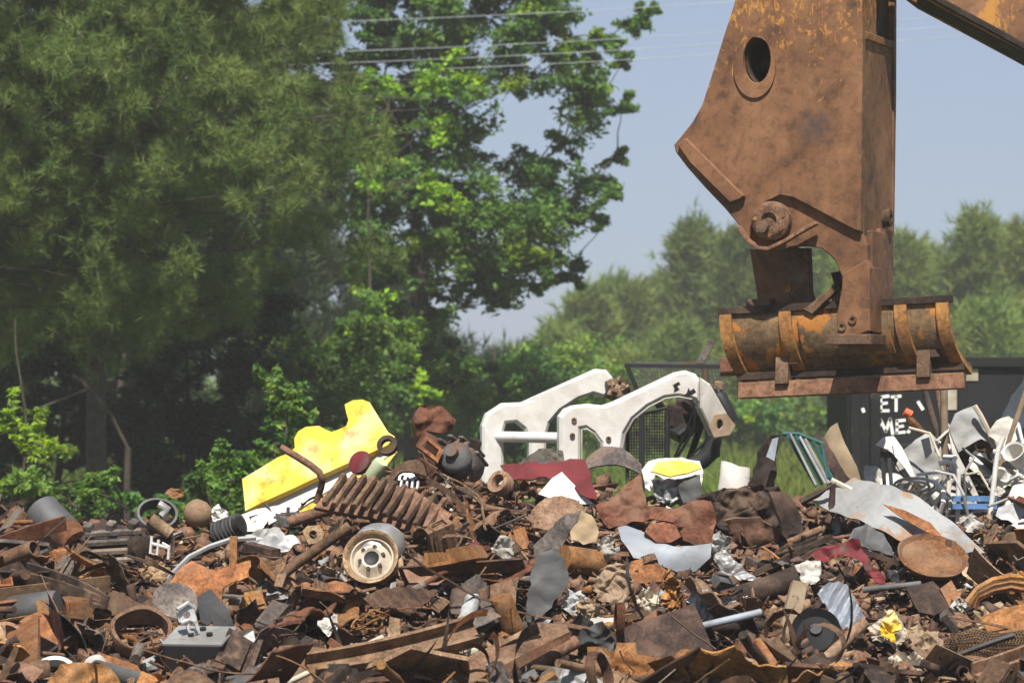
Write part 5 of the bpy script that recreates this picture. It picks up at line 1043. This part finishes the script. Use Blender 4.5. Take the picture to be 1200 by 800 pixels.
# --- right-hand light scrap before the dumpster
def rbin():
    t = emp('dented_bin', P(1137, 505, 20.10)); tag(t, 'dented pale grey metal bin on the light scrap before the dumpster', 'bin'); reg(1137, 505, 26, 30, 'the dented bin')
    plate('side', [(1112, 500), (1120, 484), (1142, 475), (1156, 505), (1162, 520), (1150, 514), (1130, 524), (1122, 530)], None, None, 'galv', 20.10, .01, 0, 15, 4, .025, 5, .3, parent=t)
    bar('rim', [(1142, 475), (1150, 488), (1158, 504), (1165, 524)], 3, None, None, 'paper', 20.05, 6, parent=t)
    plate('contents', [(1124, 530), (1146, 512), (1162, 522), (1168, 560), (1160, 585), (1138, 580), (1128, 560)], None, None, 'rust_brown', 20.20, .05, 0, 10, 4, .08, 10, .8, parent=t)
    plate('torn_wall', [(1113, 505), (1122, 530), (1136, 560), (1145, 580), (1138, 580), (1126, 560), (1116, 530)], None, None, 'white_dirty', 20.05, .01, 10, 10, 2, .01, parent=t)
rbin()
bar('tall_pole', [(1106, 456), (1107, 520), (1109, 600)], 4.5, 'tall weathered pole standing in the light scrap before the dumpster', 'pole', 'wood', 20.30, 8, land='the tall pole')
bar('leaning_pole', [(1083, 456), (1096, 500), (1112, 560)], 3.8, 'thin grey pole leaning against the tall weathered pole', 'pole', 'rust_grey', 20.40, 8)
bar('leaning_pole', [(1098, 455), (1104, 490), (1110, 545)], 3, 'rusty thin pole behind the tall weathered pole', 'pole', 'rust_tan', 20.60, 8)
plate('white_scoop', [(1028, 518), (1036, 511), (1048, 511), (1058, 524), (1066, 540), (1074, 558), (1066, 556), (1054, 540), (1046, 530)], 'curved white scoop on the light scrap beside the dry grass', 'scoop', 'white', 20.00, .01, 0, 20, 3, .01, 5, 0, lambda u, v: .02 * u * u, land='the white scoop')
plate('grey_door', [(1056, 530), (1075, 514), (1092, 505), (1104, 520), (1106, 560), (1085, 575), (1068, 560)], 'dull grey sheet with dark stain behind the white scoop', 'sheet', 'galv', 20.20, .01, 10, 15, 3, .02, 5, .2, None, [], 'the dull grey sheet')
plate('dark_strip', [(1080, 515), (1090, 512), (1092, 530), (1084, 538)], 'dark strip on the dull grey sheet', 'strip', 'black', 19.95, .004, 10, 15, 1, .004)
rt = emp('red_handled_tool', P(1070, 495, 20.40)); tag(rt, 'rusty tool with a red handle leaning above the white scoop', 'tool'); reg(1070, 495, 12, 14, None)
bar('handle', [(1060, 482), (1068, 486)], 5, None, None, 'orange_plastic', 20.40, 8, parent=rt); bar('shaft', [(1064, 488), (1074, 500), (1086, 512)], [4, 5, 3], None, None, 'rust_red', 20.40, 7, parent=rt)
for x in (1034, 1042): bar('white_stake', [(x, 536), (x + 3, 575)], 3, 'white upright stake beside the white scoop', 'slat', 'white_dirty', 19.80, 4, reg_=False)['group'] = 'white slats by the scoop'
# white garden chair with blue slats
ch = emp('garden_chair', P(1140, 590, 19.50)); tag(ch, 'white tube garden chair frame with blue slats on the light scrap', 'chair'); reg(1140, 580, 30, 40, 'the garden chair frame')
bar('frame_tube', [(1100, 543), (1110, 541), (1118, 544), (1123, 554), (1123, 580), (1122, 618)], 3, None, None, 'white', 19.50, 8, parent=ch)
bar('frame_tube', [(1176, 512), (1170, 526), (1167, 545), (1162, 590), (1158, 622)], 3.2, None, None, 'white', 19.40, 8, parent=ch)
for y in (584, 593): bar('slat', [(1116, y), (1168, y)], 4.4, None, None, 'blue', 19.45, 4, parent=ch)
wc = emp('wire_chair', P(1080, 580, 19.70)); tag(wc, 'white wire chair frame with oval loops behind the galvanised sheet', 'chair frame'); reg(1080, 572, 30, 22, 'the white wire chair')
for k_, (cx, cy, rx, ry) in enumerate(((1072, 568, 24, 8), (1070, 570, 19, 6), (1096, 590, 12, 16))): bar('loop', [(cx + rx * math.cos(a), cy + ry * math.sin(a), .1 * math.sin(a)) for a in [i * math.pi / 10 for i in range(21)]], 1.7, None, None, 'white_dirty', 19.70, 6, parent=wc)
for a, b in (((1074, 556), (1112, 552)), ((1082, 586), (1112, 560)), ((1090, 600), (1108, 570)), ((1086, 575), (1104, 606))): bar('leg', [a, b], 1.9, None, None, 'white', 19.65, 6, parent=wc)
bar('long_batten', [(1202, 458), (1186, 505), (1166, 566)], 3.6, 'long tan batten leaning beside the dented bin', 'batten', 'tan', 19.70, 4, land='the long batten')
plate('grey_sheet', [(1162, 518), (1180, 478), (1204, 440), (1215, 470), (1200, 500), (1185, 530), (1172, 545)], 'grey sheet leaning on the dumpster beside the long batten', 'sheet', 'galv', 20.70, .01, 10, 10, 3, .02, 5, .2, land='the leaning grey sheet')
for i, (x, y, r) in enumerate(((1192, 534, 13), (1194, 588, 16), (1196, 624, 15), (1170, 560, 10))):
    turn('white_bucket', x, y, [(0, -r), (r * .8, -r), (r, r * .8), (r * 1.05, r * .8), (r * .85, r * .7), (r * .7, -r * .8), (0, -r * .8)], [(-.5, -.6, .5), (-.3, -.4, -.8), (-.6, -.5, -.4), (.3, -.7, .5)][i], 'white plastic bucket in the light scrap beside the garden chair frame', 'bucket', 'white', 19.60, 20, dent=.012)['group'] = 'white buckets by the garden chair'
crump('pale_scrap', 1180, 560, 18, 16, 'crumpled pale enamel sheet between the white buckets', 'sheet', 'white_dirty', .06, 7, None, Y=19.80, tilt=15)
crump('pale_scrap', 1140, 612, 20, 14, 'crumpled pale sheet under the garden chair frame', 'sheet', 'white_dirty', .06, 7, None, Y=19.2, tilt=25)
crump('pale_scrap', 1040, 580, 22, 12, 'crumpled grey-white sheet below the white slats', 'sheet', 'galv', .05, 7, None, Y=19.40, tilt=25)

lq = random.Random(5)
for i in range(16):
    x = lq.uniform(1085, 1215); y = lq.uniform(500, 600); a = lq.uniform(-1.2, 1.2) + 1.57; L_ = lq.uniform(22, 48); k_ = lq.uniform(-12, 12)
    m_ = lq.choice(('white', 'white_dirty', 'white', 'galv', 'paper'))
    bar('pale_tube', [(x - L_ * math.cos(a), y + L_ * math.sin(a)), (x - k_, y, -.08), (x + L_ * .6 * math.cos(a), y - L_ * .6 * math.sin(a), .05), (x + L_ * math.cos(a + .5), y - L_ * math.sin(a + .5), .1)], lq.uniform(1.6, 3.2), 'bent pale tube sticking out of the light scrap before the dumpster', 'tube', m_, lq.uniform(19.2, 20.3), 7, reg_=False)['group'] = 'pale tubes in the light scrap'
for i, (x, y, w_, h_) in enumerate(((1178, 505, 20, 24), (1150, 545, 16, 22), (1200, 560, 18, 20), (1062, 545, 16, 16), (1125, 560, 14, 18), (1185, 600, 22, 14), (1022, 556, 14, 18), (1046, 566, 18, 14), (1088, 548, 14, 22), (1132, 590, 16, 14))):
    plate('pale_sheet', blobp(9, x, y, w_, h_, .4), 'dented pale sheet standing among the tubes before the dumpster', 'sheet', ['white_dirty', 'white', 'galv'][i % 3], 20.00 + .1 * i, .006, lq.uniform(-25, 25), lq.uniform(5, 25), 4, .03, 6, .5)['group'] = 'pale sheets before the dumpster'
# ------------------------------------------------------------------ the many smaller pieces of the heap
gq = random.Random(77)
def v_bar(n, r, seg, wob):
    bm = bmesh.new(); L = 1.0; pts = []; d = Vector((1, 0, 0)); p = Vector((-.5, 0, 0))
    kink = gq.randrange(1, seg)
    for i in range(seg + 1):
        pts.append(p.copy()); d = (d + Vector((0, gq.uniform(-wob, wob), gq.uniform(-wob, wob) * .5)) * (3 if i == kink else .5)).normalized(); p += d * (L / seg)
    tube(bm, pts, r, n); return mk('bar', bm, 'rust_brown', .8)
def v_wire():
    bm = bmesh.new(); pts = []; p = Vector((-.5, 0, 0)); d = Vector((1, 0, 0)); c = gq.uniform(-.5, .5)
    for i in range(15):
        pts.append(p.copy()); d = (d + Vector((gq.uniform(-.2, .2), c + gq.uniform(-.35, .35), gq.uniform(-.25, .25))) * .55).normalized(); p += d * .1
    tube(bm, pts, .009, 4); return mk('wire', bm, 'rust_brown', .8)
def v_pipe(r):
    bm = bmesh.new(); pipe_h(bm, 1.0, r, .12, 14)
    for v in bm.verts:
        k = mnoise.noise(v.co * 3 + Vector((gq.random() * 0, 0, 0))); v.co.x += .03 * math.sin(v.co.z * 3) ; v.co.y *= 1 - .25 * max(0, k)
    bmesh.ops.transform(bm, matrix=Matrix.Rotation(R(90), 4, 'Y') @ Matrix.Translation((0, 0, -.5)), verts=bm.verts); return mk('pipe', bm, 'rust_brown', .8)
def v_prof(pr, tw, bend):
    bm = bmesh.new(); rows = []; n = 8
    for i in range(n + 1):
        t = i / n - .5; a = tw * t; rows.append([bm.verts.new((t, y * math.cos(a) - z * math.sin(a) + bend * t * t, y * math.sin(a) + z * math.cos(a))) for y, z in pr])
    m = len(pr)
    for a, b in zip(rows, rows[1:]):
        for k in range(m): bm.faces.new((a[k], a[(k + 1) % m], b[(k + 1) % m], b[k]))
    bm.faces.new(rows[0]); bm.faces.new(rows[-1][::-1]); return mk('profile', bm, 'rust_brown')
Lp = lambda w, t: [(0, 0), (w, 0), (w, t), (t, t), (t, w), (0, w)]
Cp = lambda w, h, t: [(0, 0), (w, 0), (w, h), (w - t, h), (w - t, t), (t, t), (t, h), (0, h)]
def v_sheet(n, jag, amp, freq, fold, asp, sub=3, holes=0, thick=.012, curl=0, sm=.55):
    bm = bmesh.new(); out = [(.5 * math.cos(a) * (1 - jag * gq.random()), .5 * asp * math.sin(a) * (1 - jag * gq.random())) for a in [2 * math.pi * (i + gq.uniform(-.3, .3)) / n for i in range(n)]]
    if n == 4: out = [(-.5, -.5 * asp), (.5, -.5 * asp + gq.uniform(-.1, .1)), (.5 + gq.uniform(-.12, .1), .5 * asp), (-.5 + gq.uniform(-.1, .2), .5 * asp + gq.uniform(-.12, .05))]
    hl = [circ(gq.uniform(-.15, .15), gq.uniform(-.1, .1) * asp, gq.uniform(.05, .09), None, 8)] if holes else []
    cf = crumple(amp, freq, nseed(), fold)
    def d(x, z): v = Vector(cf(x, z)); v.y += curl * x * x; return v
    flat(bm, out, hl, sub, thick, d); bmesh.ops.transform(bm, matrix=Matrix.Rotation(R(-90), 4, 'X'), verts=bm.verts); return mk('sheet', bm, 'rust_brown', sm)
def v_disc(k):
    bm = bmesh.new(); P_ = [[(.12, .08), (.2, .08), (.22, .03), (.5, .03), (.5, -.03), (.12, -.03)], [(.0, .05), (.1, .05), (.12, 0), (.35, -.04), (.45, .05), (.5, .06), (.5, .03), (.36, -.08), (0, -.05)], [(.38, .1), (.5, .1), (.5, -.1), (.38, -.1)], [(.42, .2), (.5, .22), (.5, -.2), (.42, -.2)], [(.3, .05), (.5, .05), (.5, -.05), (.3, -.05)]][k]
    lathe(bm, P_, 24, closed=(P_[0][0] > .05)); sd_ = nseed()
    for v in bm.verts: v.co.z += .04 * mnoise.noise(v.co * 2.5 + Vector((sd_, 0, 0)))
    return mk('disc', bm, 'rust_brown', .6)
def v_can(open_):
    bm = bmesh.new(); n = 16; pr = [(0, -.5), (.28, -.5), (.31, -.46), (.29, -.3), (.3, 0), (.29, .3), (.31, .46), (.29, .5)] + ([(.26, .5), (.26, -.42), (0, -.42)] if open_ else [(.1, .47), (0, .47)])
    lathe(bm, pr, n); sd_ = nseed()
    for v in bm.verts: v.co += Vector((mnoise.noise(v.co * 3 + Vector((sd_, 0, 0))), mnoise.noise(v.co * 3 + Vector((0, sd_, 0))), mnoise.noise(v.co * 3))) * .09; v.co.y *= .85
    return mk('can', bm, 'rust_brown', .7)
def v_cast():
    """a lumpy casting: one closed skin pulled out into lugs, bores and flats"""
    bm = bmesh.new(); bmesh.ops.create_cube(bm, size=1, matrix=Matrix.Diagonal((1.0, .62, .5, 1)))
    for it in range(3):
        fs = [f for f in bm.faces if f.calc_area() > .05]; gq.shuffle(fs)
        for f in fs[:3]:
            r_ = bmesh.ops.inset_individual(bm, faces=[f], thickness=min(.09, f.calc_area() * .3) * gq.uniform(.6, 1.2), depth=0); nrm = f.normal.copy()
            e = bmesh.ops.extrude_discrete_faces(bm, faces=[f])['faces'][0]; bmesh.ops.translate(bm, vec=nrm * gq.uniform(-.16, .2), verts=e.verts)
    for v in bm.verts: v.co += Vector([gq.uniform(-.035, .035) for _ in range(3)])
    es = [e for e in bm.edges if len(e.link_faces) == 2 and e.calc_face_angle(0) > .5]
    bmesh.ops.bevel(bm, geom=es, offset=.022, segments=1, affect='EDGES', clamp_overlap=True); return mk('casting', bm, 'rust_brown', .5)
def v_strip(c, tw):
    bm = bmesh.new(); rows = []; n = 14; x, y, a = -.35, 0, gq.uniform(.2, 1)
    for i in range(n + 1):
        t = i / n; rows.append((x, y, tw * t)); a += c / n * gq.uniform(.3, 1.7); x += math.cos(a) / n; y += math.sin(a) / n
    V_ = []
    for x, y, tt in rows: V_.append([bm.verts.new((x, dz_ * math.cos(tt) * .045, y + dz_ * math.sin(tt) * .045)) for dz_ in (-1, 1)])
    for a_, b_ in zip(V_, V_[1:]): bm.faces.new((a_[0], a_[1], b_[1], b_[0]))
    bmesh.ops.solidify(bm, geom=bm.faces[:], thickness=.012); return mk('strip', bm, 'rust_brown', .7)
def v_spring():
    bm = bmesh.new(); tube(bm, [(.008 * i - .5, .16 * math.cos(i * .5), .16 * math.sin(i * .5)) for i in range(125)], .028, 5); return mk('spring', bm, 'rust_brown', .8)
RU = {'rust_brown': 'rusty brown', 'rust_dark': 'dark rusty', 'rust_orange': 'orange-rust', 'rust_red': 'red-brown', 'rust_tan': 'tan rusty', 'rust_grey': 'grey-brown', 'galv': 'dull grey', 'alu': 'silvery', 'white_dirty': 'dirty white', 'white': 'white', 'grey': 'dark grey', 'black': 'black', 'tan': 'tan', 'paper': 'pale', 'red': 'dull red', 'steelblue': 'blue-grey', 'wood': 'weathered'}
W_IRON = ['rust_brown'] * 30 + ['rust_dark'] * 20 + ['rust_orange'] * 16 + ['rust_red'] * 9 + ['rust_tan'] * 8 + ['rust_grey'] * 7 + ['galv'] * 6 + ['grey'] * 5 + ['black'] * 5 + ['alu'] * 1
W_SHEET = ['rust_brown'] * 26 + ['rust_dark'] * 18 + ['rust_orange'] * 16 + ['rust_red'] * 8 + ['rust_tan'] * 7 + ['rust_grey'] * 9 + ['galv'] * 8 + ['grey'] * 6 + ['black'] * 6 + ['white_dirty'] * 5 + ['steelblue'] * 3 + ['red'] * 1
W_RAG = ['paper'] * 3 + ['tan'] * 5 + ['white_dirty'] * 3 + ['rust_tan'] * 6 + ['alu'] * 2 + ['rust_grey'] * 5 + ['galv'] * 2 + ['rust_orange'] * 5 + ['rust_brown'] * 5
KIND = [  # name, phrase, category, variants, weights, count, size range, cross-size factor, tilt spread
    ('iron_bar', 'iron bar', 'bar', [v_bar(gq.choice((4, 6, 8)), gq.uniform(.018, .032), 6, gq.choice((.03, .1, .3))) for _ in range(9)], W_IRON, 210, (.22, .85), .34),
    ('bent_wire', 'bent wire', 'wire', [v_wire() for _ in range(10)], W_IRON, 190, (.25, .8), .55),
    ('scrap_pipe', 'pipe length', 'pipe', [v_pipe(r) for r in (.04, .055, .075, .10)], W_IRON, 70, (.18, .52), .4),
    ('angle_iron', 'angle iron', 'angle iron', [v_prof(Lp(.11, .02), tw, b) for tw, b in ((0, 0), (.4, .1), (-.8, .2), (.1, -.3))] , W_IRON, 80, (.22, .75), .35),
    ('channel_iron', 'channel iron', 'channel', [v_prof(Cp(.16, .09, .02), tw, b) for tw, b in ((0, 0), (.3, .12), (-.5, -.2))], W_IRON, 50, (.2, .55), .35),
    ('torn_sheet', 'torn sheet', 'sheet', [v_sheet(gq.randint(8, 15), .6, gq.uniform(.06, .15), gq.uniform(1.8, 3.5), .6, gq.uniform(.5, .95), 4) for _ in range(14)], W_SHEET, 298, (.18, .58), .7),
    ('flat_plate', 'flat plate', 'plate', [v_sheet(gq.choice((4, 4, 5, 6)), .15, .012, 3, 0, gq.uniform(.3, .8), 1, gq.random() < .5, .03) for _ in range(10)], W_IRON, 100, (.14, .44), .6),
    ('curved_sheet', 'curved sheet', 'sheet', [v_sheet(4, .1, .02, 3, 0, gq.uniform(.4, .8), 4, 0, .012, c) for c in (.8, 1.2, -.9, 1.6)], W_SHEET, 90, (.18, .50), .65),
    ('round_disc', 'round disc', 'disc', [v_disc(k) for k in (0, 1, 0)], W_IRON, 16, (.09, .20), .6),
    ('iron_ring', 'iron ring', 'ring', [v_disc(k) for k in (2, 3, 4)], W_IRON, 14, (.08, .18), .7),
    ('dented_can', 'dented can', 'can', [v_can(i % 2) for i in range(5)], W_SHEET, 30, (.10, .22), .8),
    ('machine_casting', 'machine casting', 'casting', [v_cast() for _ in range(12)], W_IRON, 120, (.10, .28), .8),
    ('curled_strip', 'curled strip', 'strip', [v_strip(gq.uniform(-5, 5), gq.uniform(-2, 2)) for _ in range(12)], W_IRON, 260, (.18, .60), .7),
    ('coil_spring', 'coil spring', 'spring', [v_spring()], W_IRON, 14, (.14, .26), .5),
    ('crumpled_scrap', 'crumpled scrap', 'scrap', [v_sheet(gq.randint(7, 12), .45, gq.uniform(.12, .2), gq.uniform(3, 5), .9, gq.uniform(.6, 1), 4, 0, .01, 0, .4) for _ in range(10)], W_RAG, 120, (.08, .24), .7),
]
KEEP = {'the car wheel', 'the slotted grating', 'the grey electrical box', 'the blue-grey trough', 'the saddle-shaped sheet', 'the galvanised sheet', 'the tan canvas', 'the black drum head', 'the barrel lid', 'the dark grey torn sheet', 'the torn red sheet', 'the yellow sheet', 'the wood plank'}
LANDS = [r for r in REG if r[4]]
def inhero(px, py, m=.9):
    return any(abs(px - a) < 1.2 * c and ((px - a) / c) ** 2 + ((py - b) / d) ** 2 < m for a, b, c, d, _ in REG if c > 6 and d > 4)
def put(nm, phrase, cat, me, mt, px, py, Y, z_, size, rot):
    o = bpy.data.objects.new(nm, me); COL.objects.link(o)
    o.material_slots[0].link = 'OBJECT'; o.material_slots[0].material = M[mt]
    x = (px - 600) / F * Y; o.location = (x, Y, z_); o.rotation_euler = rot; o.scale = (size, size, size)
    lm = min(LANDS, key=lambda r: (r[0] - px) ** 2 + ((r[1] - py) * 1.3) ** 2)[4]
    tag(o, f"{'small' if size < .16 else 'long' if size > .42 else 'medium-sized'} {RU[mt]} {phrase} in the heap beside {lm}", cat, f"{RU[mt]} {phrase}s in the scrap heap"); return o
for nm, phrase, cat, var, wts, cnt, (s0, s1), ts in KIND:
    done_n = 0; guard = 0
    while done_n < cnt and guard < cnt * 12:
        guard += 1
        px = gq.uniform(-130, 1330); c0 = crest(px); py = c0 - 2 + (845 - c0) * gq.random() ** .9
        size = s0 + (s1 - s0) * gq.random() ** 1.7
        if (inhero(px, py, 1.3) or (size > .16 and (inhero(px, py - 60 * size, 1.1) or inhero(px - 60 * size, py, .9) or inhero(px + 60 * size, py, .9)))) and not (size < .12 and gq.random() < .12): continue
        mt = gq.choice(wts)
        if size > .26 and mt in ('white_dirty', 'galv', 'steelblue', 'alu', 'red'): mt = gq.choice(('rust_grey', 'rust_brown', 'rust_orange'))
        if any(l_ in KEEP and abs(px - a_) < c_ + 40 * size and -8 < py - b_ < d_ + 55 * size for a_, b_, c_, d_, l_ in REG) and size > .36: continue
        if 810 < px < 1120 and gq.random() < .45: mt = gq.choice(('rust_dark', 'rust_dark', 'black', 'rust_brown', mt))
        if px < 600 and mt == 'black': mt = 'rust_brown'
        Y = dep(px, py) + gq.uniform(-.06, .06); x = (px - 600) / F * Y
        put(nm, phrase, cat, gq.choice(var), mt, px, py, Y, heap_z(x, Y) + gq.uniform(-.05, .10), size, (R(14) + gq.gauss(0, ts), gq.gauss(0, ts * .8), gq.uniform(0, 6.28)))
        done_n += 1
# larger bent sheets, beams and bars tangled over the slope
for nm, phrase, cat, var, wts, cnt, rng, ts in KIND:
    n_big = {'torn_sheet': 34, 'curved_sheet': 16, 'iron_bar': 34, 'angle_iron': 12, 'channel_iron': 10, 'scrap_pipe': 6, 'flat_plate': 12, 'curled_strip': 14}.get(nm, 0); g_ = 0
    while n_big and g_ < 900:
        g_ += 1; px = gq.uniform(-60, 1260); c0 = crest(px); py = c0 + 25 + (800 - c0) * gq.random(); size = gq.uniform(.5, .85) * (1.15 if nm == 'iron_bar' else 1)
        if inhero(px, py, 1.6) or inhero(px, py - 45, 1.0) or inhero(px - 45, py, .8) or inhero(px + 45, py, .8): continue
        if any(l_ in KEEP and abs(px - a_) < c_ + 75 * size and -d_ - 20 < py - b_ < d_ + 62 * size for a_, b_, c_, d_, l_ in REG): continue
        mt = gq.choice([m_ for m_ in wts if m_.startswith('rust')]); Y = dep(px, py); x = (px - 600) / F * Y; n_big -= 1
        put(nm, phrase, cat, gq.choice(var), mt, px, py, Y, heap_z(x, Y) + gq.uniform(.04, .12), size, (R(16) + gq.gauss(0, .22), gq.gauss(0, .2), gq.uniform(0, 6.28)))
# light scrap piled behind on the right, before the dumpster
for i in range(130):
    nm, phrase, cat, var, wts, cnt, (s0, s1), ts = gq.choice([k for k in KIND if k[0] in ('torn_sheet', 'curved_sheet', 'iron_bar', 'crumpled_scrap', 'scrap_pipe', 'bent_wire')])
    px = gq.uniform(1030, 1300); Y = gq.uniform(18.8, 20.9); x = (px - 600) / F * Y
    if Y < 19.9 and inhero(px, 585, 1.0) or gq.random() < .1: continue
    mt = gq.choice(('white_dirty', 'white_dirty', 'white', 'alu', 'paper', 'grey', 'rust_brown', 'rust_tan', 'galv', 'black'))
    put(nm, phrase, cat, gq.choice(var), mt, px, 575, Y, heap_z(x, Y) + gq.uniform(0, .12), gq.uniform(s0, (s0 + s1) / 2), (R(14) + gq.gauss(0, ts), gq.gauss(0, ts), gq.uniform(0, 6.28)))
# fine fragments between the pieces
def frags(n, mat, label, smin, smax, seed):
    q = np.random.default_rng(seed); px = q.uniform(-180, 1380, n); u = q.random(n); V_ = np.zeros((n, 8, 3))
    base = np.array([[a, b, c] for a in (-.5, .5) for b in (-.5, .5) for c in (-.5, .5)])
    kind = q.random(n); L = smin + (smax - smin) * q.random(n) ** 2
    dim = np.where((kind < .45)[:, None], np.stack([L * 1.8, L * .16, L * .14], 1), np.where((kind < .8)[:, None], np.stack([L, L * .7, L * .06], 1), np.stack([L * .7, L * .5, L * .45], 1)))
    A = q.normal(size=(n, 3)); A[:, 2] *= .4; A /= np.linalg.norm(A, axis=1, keepdims=True); B = np.cross(A, q.normal(size=(n, 3)) + np.array([0, 0, .6])); B /= np.linalg.norm(B, axis=1, keepdims=True); Cc = np.cross(A, B)
    pts = base[None] * dim[:, None, :]
    pts[:, :, :] += q.normal(size=pts.shape) * (dim.mean(1) * .12)[:, None, None]
    for i in range(n):
        c0 = crest(px[i]); py = c0 + (860 - c0) * u[i] ** .95; Y = dep(px[i], py) + q.uniform(-.05, .05) if True else 0
        x = (px[i] - 600) / F * Y; o_ = np.array([x, Y, heap_z(x, Y) - .09 + .08 * q.random()])
        V_[i] = o_ + pts[i] @ np.stack([A[i], B[i], Cc[i]])
    f = np.array([[0, 1, 3, 2], [4, 6, 7, 5], [0, 4, 5, 1], [2, 3, 7, 6], [0, 2, 6, 4], [1, 5, 7, 3]])
    Fc_ = (np.arange(n)[:, None, None] * 8 + f[None]).reshape(-1, 4)
    nm = 'scrap_fragments'; tag(link(nm, mesh_arr(nm, V_.reshape(-1, 3), Fc_, mat)), label, 'scrap', kind='stuff')
frags(8000, 'rust_brown', 'fine rusty brown fragments filling the gaps of the heap', .03, .13, 1)
frags(4000, 'rust_dark', 'fine dark iron fragments filling the gaps of the heap', .03, .13, 2)
frags(2800, 'rust_orange', 'fine orange-rust fragments filling the gaps of the heap', .03, .12, 3)
frags(3800, 'rust_tan', 'fine tan fragments filling the gaps of the heap', .03, .11, 4)
frags(700, 'galv', 'fine grey metal fragments filling the gaps of the heap', .03, .10, 5)
frags(500, 'white_dirty', 'fine pale fragments filling the gaps of the heap', .02, .08, 6)
# ------------------------------------------------------------------ dusty air
bm = bmesh.new(); box(bm, (0, 60, 6.4), (160, 150, 15.0)); hz = bmesh
s = N('haze'); v = s.n("VolumePrincipled"); v.inputs['Color'].default_value = (.88, .85, .80, 1); v.inputs['Density'].default_value = .0015; v.inputs['Anisotropy'].default_value = .2
s.l(v.outputs[0], s.out.inputs['Volume']); M['haze'] = s.m
tag(done('haze', bm, 'haze'), 'thin dusty haze hanging over the whole yard', 'haze', kind='stuff')
